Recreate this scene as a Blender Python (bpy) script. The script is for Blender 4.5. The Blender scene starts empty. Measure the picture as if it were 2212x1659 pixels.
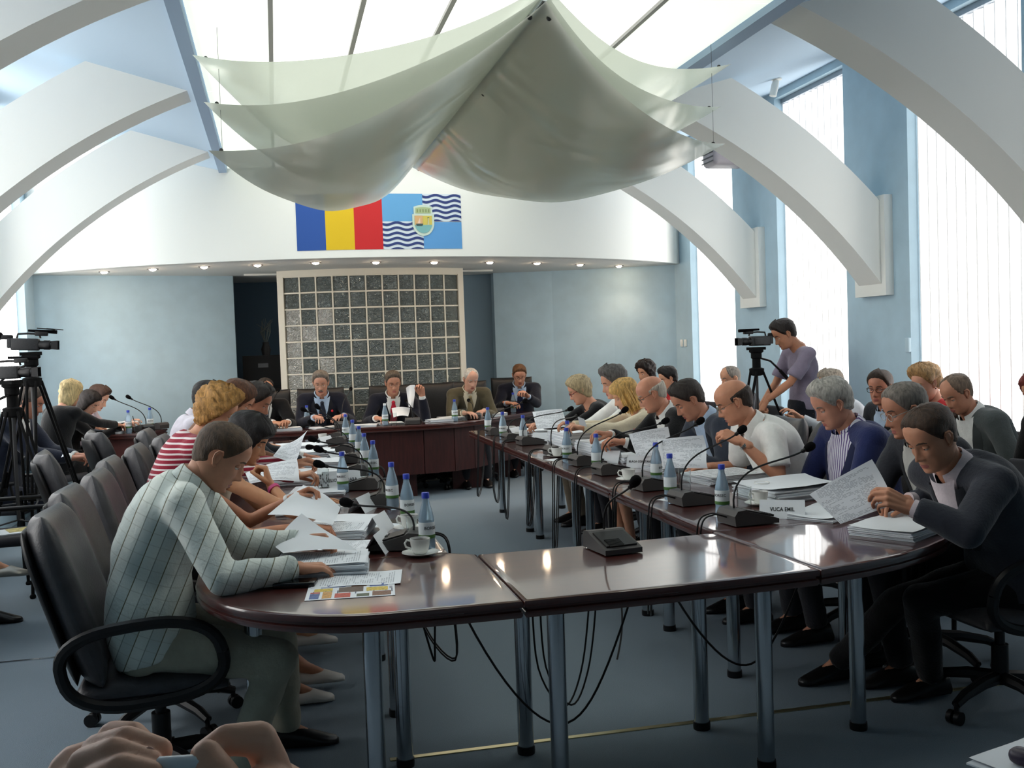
import bpy, bmesh, math, random
import numpy as np
from mathutils import Vector, Matrix, noise

# ------------------------------------------------------------------ camera, world, exposure
SC = bpy.context.scene
COL = SC.collection
PI = math.pi
W, H, FPX = 2212.0, 1659.0, 2212.0
CAMPOS = Vector((0, 0, 1.54))
YAW, PITCH, ROLL = 0.225, 0.0395, -0.0346
def cam_axes():
    f = Vector((math.sin(YAW)*math.cos(PITCH), math.cos(YAW)*math.cos(PITCH), -math.sin(PITCH)))
    r = Vector((math.cos(YAW), -math.sin(YAW), 0)); u = r.cross(f)
    c, s = math.cos(ROLL), math.sin(ROLL)
    return c*r+s*u, -s*r+c*u, f
CR, CU, CF = cam_axes()
cd = bpy.data.cameras.new('camera'); cam = bpy.data.objects.new('camera', cd); COL.objects.link(cam)
cd.sensor_width = 36.0; cd.lens = 36.0*FPX/W; cd.clip_start = 0.05; cd.clip_end = 100
m3 = Matrix((CR, CU, -CF)).transposed()
cam.matrix_world = Matrix.Translation(CAMPOS) @ m3.to_4x4()
SC.camera = cam
SC.view_settings.view_transform = 'Standard'; SC.view_settings.look = 'None'
SC.view_settings.gamma = 1.0; SC.view_settings.use_curve_mapping = False
SC.view_settings.exposure = 0.0
SC.cycles.max_bounces = 8; SC.cycles.transmission_bounces = 6; SC.cycles.caustics_refractive = False
wd = bpy.data.worlds.new('world'); SC.world = wd; wd.use_nodes = True
wd.node_tree.nodes['Background'].inputs[0].default_value = (0.75, 0.87, 1.0, 1)
wd.node_tree.nodes['Background'].inputs[1].default_value = 1.0
WIN_R, WIN_L, SKY_MID, SKY_SIDE = 2.2, 4.0, 1.7, 0.85      # daylight through blinds and skylight
SPOT_W = 6.0                                               # warm downlights

def ray(px, py): return CF + CR*((px-W/2)/FPX) - CU*((py-H/2)/FPX)
def onz(px, py, z):
    d = ray(px, py); return CAMPOS + d*((z-CAMPOS.z)/d.z)
def onx(px, py, x):
    d = ray(px, py); return CAMPOS + d*((x-CAMPOS.x)/d.x)
def ony(px, py, y):
    d = ray(px, py); return CAMPOS + d*((y-CAMPOS.y)/d.y)

# ------------------------------------------------------------------ helpers
class MB:
    """collects shapes; build() links them as ONE mesh object"""
    def __init__(s): s.v = []; s.f = []; s.mi = []
    def add(s, vs, fs, mi=0):
        o = len(s.v); s.v += [tuple(v) for v in vs]; s.f += [tuple(i+o for i in f) for f in fs]; s.mi += [mi]*len(fs); return s
    def box(s, c, size, rot=None, mi=0):
        c = Vector(c); hx, hy, hz = size[0]/2, size[1]/2, size[2]/2
        vs = [Vector((x, y, z)) for x in (-hx, hx) for y in (-hy, hy) for z in (-hz, hz)]
        if rot is not None: vs = [rot @ v for v in vs]
        return s.add([v+c for v in vs], [(0,1,3,2),(4,6,7,5),(0,4,5,1),(2,3,7,6),(0,2,6,4),(1,5,7,3)], mi)
    def b2(s, x0, x1, y0, y1, z0, z1, mi=0):
        return s.box(((x0+x1)/2, (y0+y1)/2, (z0+z1)/2), (abs(x1-x0), abs(y1-y0), abs(z1-z0)), None, mi)
    def rbox(s, c, size, r=0.01, rot=None, n=3, mi=0):
        """box with rounded vertical and horizontal edges"""
        c = Vector(c); hx, hy, hz = [max(q/2-r, 1e-4) for q in size]
        vs = []; fs = []
        rows = []
        k = 4*n
        for j in range(-n, n+1):
            if j < 0: pass
            a = j/n*PI/2
            for sgn in ((0,) if j else (-1, 1)):
                zz = (hz if (j > 0 or sgn > 0) else -hz) + r*math.sin(a)
                rr = r*math.cos(a)
                row = []
                for q in range(4):
                    sx = (1, -1, -1, 1)[q]; sy = (1, 1, -1, -1)[q]
                    for i in range(n+1):
                        t = q*PI/2 + i/n*PI/2
                        row.append(len(vs)); vs.append(Vector((sx*hx+rr*math.cos(t), sy*hy+rr*math.sin(t), zz)))
                rows.append(row)
        L = len(rows[0])
        for a_, b_ in zip(rows[:-1], rows[1:]):
            for i in range(L): fs.append((a_[i], a_[(i+1) % L], b_[(i+1) % L], b_[i]))
        fs.append(tuple(reversed(rows[0]))); fs.append(tuple(rows[-1]))
        if rot is not None: vs = [rot @ v for v in vs]
        return s.add([v+c for v in vs], fs, mi)
    def cyl(s, p0, p1, r0, r1=None, n=16, mi=0, cap=True):
        p0 = Vector(p0); p1 = Vector(p1); r1 = r0 if r1 is None else r1
        d = (p1-p0).normalized(); a = d.orthogonal().normalized(); b = d.cross(a)
        vs = []
        for p, r in ((p0, r0), (p1, r1)):
            for i in range(n):
                t = 2*PI*i/n; vs.append(p + (a*math.cos(t)+b*math.sin(t))*r)
        fs = [(i, (i+1) % n, n+(i+1) % n, n+i) for i in range(n)]
        if cap: fs += [tuple(range(n-1, -1, -1)), tuple(range(n, 2*n))]
        return s.add(vs, fs, mi)
    def tube(s, pts, r, n=8, mi=0, cap=True):
        pts = [Vector(p) for p in pts]; rs = r if isinstance(r, (list, tuple)) else [r]*len(pts)
        vs = []; prev = None
        for i, p in enumerate(pts):
            d = (pts[min(i+1, len(pts)-1)]-pts[max(i-1, 0)])
            d = d.normalized() if d.length > 1e-9 else Vector((0, 0, 1))
            a = d.orthogonal().normalized() if prev is None else (prev-d*prev.dot(d)).normalized()
            prev = a; b = d.cross(a)
            for k in range(n):
                t = 2*PI*k/n; vs.append(p+(a*math.cos(t)+b*math.sin(t))*rs[i])
        fs = []
        for i in range(len(pts)-1):
            for k in range(n):
                fs.append((i*n+k, i*n+(k+1) % n, (i+1)*n+(k+1) % n, (i+1)*n+k))
        if cap: fs += [tuple(range(n-1, -1, -1)), tuple(range((len(pts)-1)*n, len(pts)*n))]
        return s.add(vs, fs, mi)
    def lathe(s, prof, c=(0, 0, 0), n=24, mi=0, rot=None):
        c = Vector(c); vs = []; fs = []
        for r, z in prof:
            for k in range(n):
                t = 2*PI*k/n; v = Vector((r*math.cos(t), r*math.sin(t), z)); vs.append(((rot @ v) if rot is not None else v)+c)
        for i in range(len(prof)-1):
            for k in range(n):
                fs.append((i*n+k, i*n+(k+1) % n, (i+1)*n+(k+1) % n, (i+1)*n+k))
        if prof[0][0] > 1e-5: fs.append(tuple(range(n-1, -1, -1)))
        if prof[-1][0] > 1e-5: fs.append(tuple(range((len(prof)-1)*n, len(prof)*n)))
        return s.add(vs, fs, mi)
    def ball(s, c, r, n=12, m=8, rot=None, mi=0):
        r = (r, r, r) if not isinstance(r, (tuple, list)) else r
        c = Vector(c); vs = []; fs = []
        for j in range(m+1):
            th = PI*j/m
            for i in range(n):
                ph = 2*PI*i/n
                v = Vector((r[0]*math.sin(th)*math.cos(ph), r[1]*math.sin(th)*math.sin(ph), r[2]*math.cos(th)))
                vs.append((rot @ v if rot is not None else v)+c)
        for j in range(m):
            for i in range(n):
                fs.append((j*n+i, (j+1)*n+i, (j+1)*n+(i+1) % n, j*n+(i+1) % n))
        return s.add(vs, fs, mi)
    def prism(s, poly, z0, z1, mi=0):
        n = len(poly); vs = [(p[0], p[1], z0) for p in poly]+[(p[0], p[1], z1) for p in poly]
        fs = [tuple(range(n-1, -1, -1)), tuple(range(n, 2*n))]+[(i, (i+1) % n, n+(i+1) % n, n+i) for i in range(n)]
        return s.add(vs, fs, mi)
    def grid(s, fn, nu, nv, mi=0, close_u=False):
        vs = [fn(u/nu, v/nv) for v in range(nv+1) for u in range(nu+1)]
        fs = [(v*(nu+1)+u, v*(nu+1)+u+1, (v+1)*(nu+1)+u+1, (v+1)*(nu+1)+u) for v in range(nv) for u in range(nu)]
        return s.add(vs, fs, mi)
    def mesh(s, name, mats, smooth=True):
        me = bpy.data.meshes.new(name); me.from_pydata(s.v, [], s.f)
        for m in (mats if isinstance(mats, (list, tuple)) else [mats]): me.materials.append(m)
        if any(s.mi): me.polygons.foreach_set('material_index', s.mi)
        if smooth:
            me.polygons.foreach_set('use_smooth', [True]*len(me.polygons))
            me.set_sharp_from_angle(angle=math.radians(smooth if smooth is not True else 40))
        me.update(); return me
    def build(s, name, mats, parent=None, smooth=True):
        return link(name, s.mesh(name, mats, smooth), parent)

def link(name, me, parent=None, loc=None, rot=None):
    o = bpy.data.objects.new(name, me); COL.objects.link(o)
    if parent is not None: o.parent = parent
    if loc is not None: o.location = loc
    if rot is not None: o.rotation_euler = rot
    return o
def thing(name, label, cat, loc=(0, 0, 0), rz=0, group=None):
    o = link(name, None, None, loc, (0, 0, rz)); o['label'] = label; o['category'] = cat
    o.empty_display_size = 0.05
    if group: o['group'] = group
    return o
def tag(o, label, cat, group=None):
    o['label'] = label; o['category'] = cat
    if group: o['group'] = group
    return o
def struct(o): o['kind'] = 'structure'; return o
def dup(root, loc, rz=None, label=None, group=None, skip=()):
    def cp(o, par):
        c = o.copy(); COL.objects.link(c); c.parent = par
        for ch in list(o.children):
            if ch.name.split('.')[0] not in skip: cp(ch, c)
        return c
    r = cp(root, None); r.location = loc
    if rz is not None: r.rotation_euler = (0, 0, rz)
    if label: r['label'] = label
    if group: r['group'] = group
    return r

# ------------------------------------------------------------------ materials
MATS = {}
def lin(c):
    return tuple(((q/12.92) if q <= 0.04045 else ((q+0.055)/1.055)**2.4) for q in [x/255 for x in c])
def mat(name, rgb=(128, 128, 128), rough=0.6, metal=0.0, emit=None, estr=0, noise_=0, nscale=30, bump=0, bscale=60, coat=0, spec=0.5, sss=0, alpha=1, trans=0, ior=1.45, sheen=0, stretch=None, var=None):
    if name in MATS: return MATS[name]
    m = bpy.data.materials.new(name); m.use_nodes = True; nt = m.node_tree; b = nt.nodes['Principled BSDF']
    c = lin(rgb)
    b.inputs['Base Color'].default_value = (*c, 1); b.inputs['Roughness'].default_value = rough; b.inputs['Metallic'].default_value = metal
    b.inputs['Specular IOR Level'].default_value = spec
    b.inputs['Coat Weight'].default_value = coat; b.inputs['Coat Roughness'].default_value = 0.055
    b.inputs['IOR'].default_value = ior; b.inputs['Transmission Weight'].default_value = trans
    b.inputs['Sheen Weight'].default_value = sheen; b.inputs['Alpha'].default_value = alpha
    if sss:
        b.inputs['Subsurface Weight'].default_value = sss; b.inputs['Subsurface Radius'].default_value = (0.012, 0.005, 0.003)
    if emit is not None:
        b.inputs['Emission Color'].default_value = (*emit, 1); b.inputs['Emission Strength'].default_value = estr
    if noise_ or bump:
        tc = nt.nodes.new('ShaderNodeTexCoord'); src = tc.outputs['Object']
        if stretch:
            mp = nt.nodes.new('ShaderNodeMapping'); mp.inputs['Scale'].default_value = stretch
            nt.links.new(src, mp.inputs['Vector']); src = mp.outputs['Vector']
    if noise_:
        n = nt.nodes.new('ShaderNodeTexNoise'); n.inputs['Scale'].default_value = nscale; n.inputs['Detail'].default_value = 4
        nt.links.new(src, n.inputs['Vector'])
        mx = nt.nodes.new('ShaderNodeMix'); mx.data_type = 'RGBA'
        c2 = lin(var) if var else None
        mx.inputs[6].default_value = (*[q*(1-noise_) for q in c], 1)
        mx.inputs[7].default_value = (*(c2 if c2 else [min(1, q*(1+noise_)) for q in c]), 1)
        mr = nt.nodes.new('ShaderNodeMapRange'); mr.inputs[1].default_value = 0.3; mr.inputs[2].default_value = 0.7
        nt.links.new(n.outputs['Fac'], mr.inputs[0]); nt.links.new(mr.outputs[0], mx.inputs[0]); nt.links.new(mx.outputs[2], b.inputs['Base Color'])
    if bump:
        n2 = nt.nodes.new('ShaderNodeTexNoise'); n2.inputs['Scale'].default_value = bscale; n2.inputs['Detail'].default_value = 3
        nt.links.new(src, n2.inputs['Vector'])
        bp = nt.nodes.new('ShaderNodeBump'); bp.inputs['Strength'].default_value = bump; bp.inputs['Distance'].default_value = 0.01
        nt.links.new(n2.outputs['Fac'], bp.inputs['Height']); nt.links.new(bp.outputs['Normal'], b.inputs['Normal'])
    MATS[name] = m; return m
def emis(name, rgb, s, diff=None):
    return mat(name, diff or (235, 235, 230), 0.6, emit=rgb, estr=s)

M_white = mat('white_paint', (238, 239, 234), 0.7, bump=0.05, bscale=300)
M_soff = mat('soffit_paint', (215, 215, 210), 0.8)
M_blue = mat('blue_wall_paint', (180, 206, 220), 0.8, noise_=0.04, nscale=6, bump=0.08, bscale=260)
M_bluelt = mat('pale_blue_ceiling_paint', (190, 212, 230), 0.8)
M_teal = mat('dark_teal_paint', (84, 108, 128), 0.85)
M_beam = mat('lavender_blue_beam', (150, 172, 196), 0.75)
M_carpet = mat('blue_grey_carpet', (132, 145, 155), 0.95, noise_=0.22, nscale=420, bump=0.5, bscale=500, spec=0.1)
M_chrome = mat('chrome_tube', (190, 195, 200), 0.16, metal=1.0)
M_black = mat('black_plastic', (18, 17, 19), 0.45, spec=0.4)
M_blackm = mat('black_matt', (14, 14, 15), 0.85, spec=0.2)
M_dgrey = mat('dark_grey_plastic', (58, 58, 60), 0.5)
M_wood = mat('mahogany_gloss', (70, 28, 22), 0.30, noise_=0.18, nscale=5, coat=1.0, spec=0.5, stretch=(1.0, 10, 10))
M_woodpan = mat('mahogany_panel', (58, 22, 20), 0.5, noise_=0.35, nscale=5, stretch=(8, 8, 1))
M_paper = mat('white_paper', (236, 240, 244), 0.75)
M_gold = mat('brass_strip', (190, 180, 140), 0.3, metal=0.9)
# ------------------------------------------------------------------ room shell
XL, XR, CX = -2.46, 4.77, 1.155
ZC = 3.87
WT = 0.17
WIN = [(3.60, 4.85), (5.77, 7.01), (7.90, 9.12), (10.09, 11.26)]
SILL, HEAD = 0.75, 3.80
struct(MB().b2(XL-0.3, XR+0.3, -2.6, 14.6, -0.1, 0).build('floor', M_carpet, smooth=False))
def side_wall(name, x0, x1, WIN):
    m = MB(); ys = [-2.6]
    for a, b in WIN: ys += [a, b]
    ys.append(12.6)
    for i in range(0, len(ys), 2): m.b2(x0, x1, ys[i], ys[i+1], 0, ZC+0.25)
    for a, b in WIN:
        m.b2(x0, x1, a, b, 0, SILL); m.b2(x0, x1, a, b, HEAD, ZC+0.25)
    return struct(m.build(name, M_blue, smooth=False))
side_wall('wall_right', XR, XR+WT, WIN)
side_wall('wall_left', XL-WT, XL, WIN)
struct(MB().b2(XL-WT, XR+WT, -2.75, -2.6, 0, ZC+0.25).build('wall_back', M_blue, smooth=False))
# windows with vertical blinds
M_slat = {}
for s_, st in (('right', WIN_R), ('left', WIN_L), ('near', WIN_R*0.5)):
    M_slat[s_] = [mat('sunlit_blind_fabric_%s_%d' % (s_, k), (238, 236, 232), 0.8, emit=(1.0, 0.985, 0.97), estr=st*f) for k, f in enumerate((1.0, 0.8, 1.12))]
M_rail = mat('aluminium_rail', (150, 158, 166), 0.4, metal=0.6)
M_frame = mat('white_window_frame', (232, 236, 238), 0.4)
M_glass = mat('window_glass', (235, 245, 245), 0.02, trans=1.0, ior=1.45)
slat_me = {}
wi = 0
for s_, xw, sg in (('right', XR, 1), ('left', XL, -1)):
    for a, b in WIN:
        wi += 1
        xo = xw+sg*WT
        w = struct(link('window_%d' % wi, None, None, (xo, (a+b)/2, 0)))
        f = MB(); hw = (b-a)/2
        for y in (-hw+0.03, hw-0.03, 0): f.b2(-0.03, 0.03, y-0.03, y+0.03, SILL, HEAD)
        for z in (SILL+0.03, HEAD-0.03, 1.75): f.b2(-0.03, 0.03, -hw, hw, z-0.03, z+0.03)
        f.build('window_frame', M_frame, w, smooth=False)
        for y in (-hw/2, hw/2):
            MB().b2(-0.004, 0.004, y-hw/2+0.03, y+hw/2-0.03, SILL+0.05, HEAD-0.05).build('pane', M_glass, w, smooth=False)
        k = WIN.index((a, b))
        where = {'right': ['added unseen beside the near table end', 'behind the blonde woman in red', 'behind the camera operator', 'nearest the rear wall'], 'left': ['nearest the camera', 'behind the near chairs', 'in the middle of the row', 'behind the tripods']}[s_][k]
        bl = thing('vertical_blind', 'white sunlit vertical blind in %s wall window %s' % (s_, where), 'blind', (xw+sg*0.10, (a+b)/2, 0))
        MB().b2(-0.035, 0.035, -hw+0.01, hw-0.01, HEAD-0.045, HEAD).build('head_rail', M_rail, bl, smooth=False)
        n = 11
        for i in range(n):
            y = -hw+0.02+(2*hw-0.04)*(i+0.5)/n
            mk = random.Random(wi*31+i).choice((0, 0, 1, 2))
            near = s_ == 'right' and a < 5  # unseen near right window, added at half glow to lift the near arch
            key = (s_, mk, near)
            if key not in slat_me:
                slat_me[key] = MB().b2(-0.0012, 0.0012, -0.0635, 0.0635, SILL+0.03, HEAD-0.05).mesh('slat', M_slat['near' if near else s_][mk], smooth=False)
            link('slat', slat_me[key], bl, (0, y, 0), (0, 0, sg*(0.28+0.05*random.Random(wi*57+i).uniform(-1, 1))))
def slat_edges(m_):  # slats glow in place of daylight; their overlapping edges are painted dimmer
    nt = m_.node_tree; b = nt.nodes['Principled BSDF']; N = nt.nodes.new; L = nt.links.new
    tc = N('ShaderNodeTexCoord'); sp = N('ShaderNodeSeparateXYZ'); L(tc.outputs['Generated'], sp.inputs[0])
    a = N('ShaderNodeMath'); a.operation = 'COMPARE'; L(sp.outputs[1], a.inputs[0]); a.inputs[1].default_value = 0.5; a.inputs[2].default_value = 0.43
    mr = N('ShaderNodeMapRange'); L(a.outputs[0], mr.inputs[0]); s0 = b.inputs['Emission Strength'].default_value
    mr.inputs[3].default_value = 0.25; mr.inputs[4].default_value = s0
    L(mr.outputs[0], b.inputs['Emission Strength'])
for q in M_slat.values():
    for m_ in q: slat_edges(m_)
# ceiling strips and beams
ZS = 3.30                                   # skylight plane; side ceilings slope up from it to the window heads
def ceil_z(x):
    if x < -0.44: return ZS+(ZC-ZS)*(-0.44-x)/(-0.44-XL)
    if x > 2.75: return ZS+(ZC-ZS)*(x-2.75)/(XR-2.75)
    return ZS
def slope(xa, za, xb, zb):
    return MB().add([(xa, -2.6, za), (xb, -2.6, zb), (xb, 12.6, zb), (xa, 12.6, za), (xa, -2.6, za+0.1), (xb, -2.6, zb+0.1), (xb, 12.6, zb+0.1), (xa, 12.6, za+0.1)], [(0, 3, 2, 1), (4, 5, 6, 7), (0, 1, 5, 4), (2, 3, 7, 6), (1, 2, 6, 5), (0, 4, 7, 3)])
struct(slope(XL-WT, ZC+0.048, -0.44, ZS).build('ceiling', M_bluelt, smooth=False))
struct(slope(2.75, ZS, XR+WT, ZC+0.047).build('ceiling', M_bluelt, smooth=False))
struct(MB().b2(-0.465, -0.39, -2.6, 12.0, ZS-0.02, ZS+0.15).build('trim_1', M_beam, smooth=False))
struct(MB().b2(2.67, 2.775, -2.6, 12.0, ZS-0.02, ZS+0.15).build('trim_2', M_beam, smooth=False))
# skylight of frosted panes
SKX = [-0.39, 0.046, 0.51, 0.963, 1.45, 2.06, 2.67]
SKY = [(2.95, 5.13), (5.13, 7.30), (7.30, 9.47), (9.47, 12.0)]
sk = thing('skylight', 'long frosted glass skylight between the blue ceiling beams', 'skylight', (1.5, 5, ZS)); sk['kind'] = 'structure'
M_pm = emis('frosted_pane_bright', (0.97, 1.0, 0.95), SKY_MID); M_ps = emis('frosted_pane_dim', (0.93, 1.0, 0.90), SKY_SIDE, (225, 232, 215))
M_bar = mat('glazing_bar_grey', (150, 148, 145), 0.5)
for i in range(6):
    for y0, y1 in SKY:
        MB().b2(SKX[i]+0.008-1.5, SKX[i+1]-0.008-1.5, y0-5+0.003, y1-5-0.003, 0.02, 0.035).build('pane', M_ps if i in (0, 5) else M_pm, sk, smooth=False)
for x in SKX[1:-1]:
    MB().b2(x-0.013-1.5, x+0.013-1.5, -2.05, 7.0, 0.0, 0.05).build('glazing_bar', M_bar, sk, smooth=False)
struct(MB().b2(-0.39, 2.67, -2.6, 2.95, ZS, ZS+0.1).build('ceiling', M_white, smooth=False))
# arches
AR, AZ, AT = 4.50, -0.86, 0.43
HALF = 3.545
def arch(y0, y1, where):
    t = thing('arch_beam', 'white arched ceiling beam %s' % where, 'arch', (CX, (y0+y1)/2, 0))
    n = 64; a0 = math.asin(HALF/AR); d = (y1-y0)/2
    inn = []; out = []
    for i in range(n+1):
        a = -a0+2*a0*i/n; x = AR*math.sin(a)
        inn.append((x, AZ+AR*math.cos(a)))
        out.append((x, max(AZ+AR*math.cos(a)+0.03, min(ceil_z(CX+x)+0.05, AZ+math.sqrt((AR+AT)**2-x*x)))))
    vs = []; fs = []
    for (x, z), (x2, z2) in zip(inn, out): vs += [(x, -d, z), (x, d, z), (x2, d, z2), (x2, -d, z2)]
    for i in range(n):
        for k in range(4): fs.append((i*4+k, i*4+(k+1) % 4, (i+1)*4+(k+1) % 4, (i+1)*4+k))
    fs += [(3, 2, 1, 0), tuple(n*4+k for k in range(4))]
    MB().add(vs, fs).build('beam', M_white, t, smooth=30)
    for sg in (-1, 1):
        b = MB(); x0 = sg*HALF
        b.box((sg*(HALF+0.035), -0.0, 2.215), (0.072, 0.44, 0.79))
        b.build('bracket', M_white, t, smooth=False)
arch(5.11, 5.43, 'nearest the camera, crossing the top of the frame')
arch(7.28, 7.60, 'in the middle, its right bracket beside the camera operator')
arch(9.45, 9.75, 'farthest back, just before the mural wall')
# curved bulkhead over the head table
FX, FY, FR = 1.10, 10.08, 5.2
def fy(x, off=0): return FY+FR-math.sqrt((FR+off)**2-(x-FX)**2)
m = MB(); n = 48; vs = []; fs = []
ZF = 2.43
for i in range(n+1):
    x = XL+(XR-XL)*i/n; y = fy(x)
    vs += [(x, y, ZF), (x, y+0.12, ZF), (x, y+0.12, ZC+0.1), (x, y, ZC+0.1)]
for i in range(n):
    for k in range(4): fs.append((i*4+k, i*4+(k+1) % 4, (i+1)*4+(k+1) % 4, (i+1)*4+k))
struct(m.add(vs, fs).build('wall_bulkhead', M_white, smooth=30))
poly = [(XL+(XR-XL)*i/n, fy(XL+(XR-XL)*i/n)+0.1) for i in range(n+1)]+[(XR, 14.5), (XL, 14.5)]
struct(MB().prism(poly, ZF, ZF+0.08).build('ceiling_soffit', M_soff, smooth=False))
# rear walls and alcove
def wallseg(name, pts, t, z1, m_):
    b = MB()
    for (xa, ya), (xb, yb) in zip(pts[:-1], pts[1:]):
        b.prism([(xa, ya), (xb, yb), (xb, yb+t), (xa, ya+t)], 0, z1)
    return struct(b.build(name, m_, smooth=False))
wallseg('wall_rear_left', [(XL-0.1, 11.62), (-1.5, 11.93), (-0.452, 12.28)], 0.15, ZF+0.01, M_blue)
wallseg('wall_rear_right', [(2.69, 12.60), (3.4, 12.42), (4.1, 12.12), (XR+0.1, 11.70)], 0.15, ZF+0.01, M_blue)
al = MB(); al.b2(-1.4, 3.6, 13.5, 13.6, 0, ZF+0.05); al.b2(-1.5, -1.4, 12.1, 13.6, 0, ZF+0.05); al.b2(3.6, 3.7, 12.6, 13.6, 0, ZF+0.05)
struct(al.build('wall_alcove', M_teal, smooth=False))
struct(MB().prism([(2.10, 12.95), (2.85, 12.75), (2.9, 12.85), (2.15, 13.05)], 0, ZF).build('wall_alcove_right', mat('shaded_blue_paint', (150, 176, 194), 0.85), smooth=False))  # blue wall paint darkened to stand for the shade in the recess
# plain white trim strips under the soffit beside the glass-block wall
for sg, x in ((-1, -0.12), (1, 2.36)):
    struct(MB().b2(x-0.2, x+0.2, 12.0, 12.03, ZF-0.02, ZF).build('trim_%d' % (4+sg), M_white, smooth=False))
# floor joints
struct(MB().b2(0.35, 4.7, 3.775, 3.80, 0, 0.004).build('trim_7', M_gold, smooth=False))
struct(MB().b2(-2.3, 2.6, 5.63, 5.65, 0, 0.004).build('trim_8', M_chrome, smooth=False))
# glass-block wall
gb = thing('glass_block_wall', 'curved white framed glass block screen behind the head table', 'partition', (1.09, 11.5, 0))
GR = 2.35
def gp(s, off=0.0):
    a = s/GR; return Vector(((GR+off)*math.sin(a), GR-(GR+off)*math.cos(a), 0)), a
SW = 1.065
NC, NR = 11, 13
pc = (2*SW-0.14)/NC; prr = (ZF-0.085)/NR
fr = MB()
def garc(s0, s1, z0, z1, t0, t1, k=1):
    for i in range(k):
        a, b = s0+(s1-s0)*i/k, s0+(s1-s0)*(i+1)/k
        P = [gp(a, t0)[0], gp(b, t0)[0], gp(b, t1)[0], gp(a, t1)[0]]
        fr.prism([(p.x, p.y) for p in P], z0, z1)
M_gframe = mat('cream_frame', (214, 212, 200), 0.6)
garc(-SW, -SW+0.07, 0, ZF, -0.05, 0.05); garc(SW-0.07, SW, 0, ZF, -0.05, 0.05); garc(-SW+0.07, SW-0.07, ZF-0.07, ZF, -0.05, 0.05, 22)
fr.build('frame', M_gframe, gb, smooth=False)
fr = MB()
for c in range(1, NC):
    s = -SW+0.07+pc*c; garc(s-0.008, s+0.008, 0.015, ZF-0.07, -0.038, 0.038)
for r in range(NR+1):
    z = 0.015+prr*r; garc(-SW+0.07, SW-0.07, z-0.008, z+0.008, -0.036, 0.036, 22)
fr.build('mortar_grid', M_gframe, gb, smooth=False)
def glassblock_mat(name, tint, tr):
    m_ = mat(name, tint, 0.10, trans=tr, ior=1.75, spec=0.8, metal=0.25); nt = m_.node_tree; b = nt.nodes['Principled BSDF']
    tc = nt.nodes.new('ShaderNodeTexCoord'); n1 = nt.nodes.new('ShaderNodeTexNoise'); n1.inputs['Scale'].default_value = 24; n1.inputs['Detail'].default_value = 1.5; n1.inputs['Distortion'].default_value = 2.6
    oi = nt.nodes.new('ShaderNodeObjectInfo'); ad = nt.nodes.new('ShaderNodeVectorMath'); ad.operation = 'MULTIPLY_ADD'
    ad.inputs[1].default_value = (1, 1, 1)
    cx = nt.nodes.new('ShaderNodeCombineXYZ'); ml = nt.nodes.new('ShaderNodeMath'); ml.operation = 'MULTIPLY'; ml.inputs[1].default_value = 9.0
    nt.links.new(oi.outputs['Random'], ml.inputs[0]); nt.links.new(ml.outputs[0], cx.inputs[0]); nt.links.new(ml.outputs[0], cx.inputs[2])
    nt.links.new(tc.outputs['Object'], ad.inputs[0]); nt.links.new(cx.outputs[0], ad.inputs[2])
    nt.links.new(ad.outputs[0], n1.inputs['Vector'])
    bp = nt.nodes.new('ShaderNodeBump'); bp.inputs['Strength'].default_value = 1.0; bp.inputs['Distance'].default_value = 0.06
    nt.links.new(n1.outputs['Fac'], bp.inputs['Height']); nt.links.new(bp.outputs['Normal'], b.inputs['Normal'])
    return m_
M_gb = [glassblock_mat('wavy_glass_dark', (150, 164, 166), 0.6), glassblock_mat('wavy_glass_lit', (222, 226, 224), 0.3)]  # paler copy paints light caught by the left columns into the glass
gbm = {}
for c in range(NC):
    for r in range(NR):
        k = 1 if (c == 0 and r < 11) or (c in (1, 2) and (r*7+c*3) % 5 < 2 and r < 11) else 0
        if k not in gbm:
            gbm[k] = MB().rbox((0, 0, 0), (pc-0.017, 0.07, prr-0.017), 0.008, n=1).mesh('glass_block', M_gb[k])
        p, a = gp(-SW+0.07+pc*(c+0.5)); p.z = 0.015+prr*(r+0.5)
        link('glass_block', gbm[k], gb, p, (0, 0, a))
# downlights
M_lamp = emis('warm_lamp', (1.0, 0.74, 0.50), 160)
M_ring = mat('steel_ring', (120, 110, 105), 0.3, metal=0.9)
DL = [(225,587),(330,581),(441,576),(556,572),(682,567),(812,566),(938,566),(1058,566),(1160,568),(1253,571),(1337,574)]
ordw = ['first', 'second', 'third', 'fourth', 'fifth', 'sixth', 'seventh', 'eighth', 'ninth', 'tenth', 'last']
ring_me = MB().lathe([(0.036, -0.004), (0.056, -0.006), (0.058, 0.0), (0.036, 0.0)], n=20).mesh('ring', M_ring)
lamp_me = MB().lathe([(0.0, -0.022), (0.02, -0.019), (0.034, -0.008), (0.036, 0.0)], n=20).mesh('lamp', M_lamp)
for i, (x, y) in enumerate(DL):
    p = onz(x, y, ZF)
    t = thing('downlight', 'round warm recessed downlight, %s from the left under the curved bulkhead' % ordw[i], 'lamp', (p.x, p.y, ZF), 0, 'downlights under the curved bulkhead')
    link('ring', ring_me, t); link('lamp', lamp_me, t)
    ld = bpy.data.lights.new('spot', 'SPOT'); ld.energy = SPOT_W*(2.0 if i in (1, 10) else 1.0); ld.color = (1.0, 0.72, 0.50); ld.spot_size = 2.0; ld.spot_blend = 0.7; ld.shadow_soft_size = 0.03
    lo = link('bulb', ld, t, (0, 0, -0.03))
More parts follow.
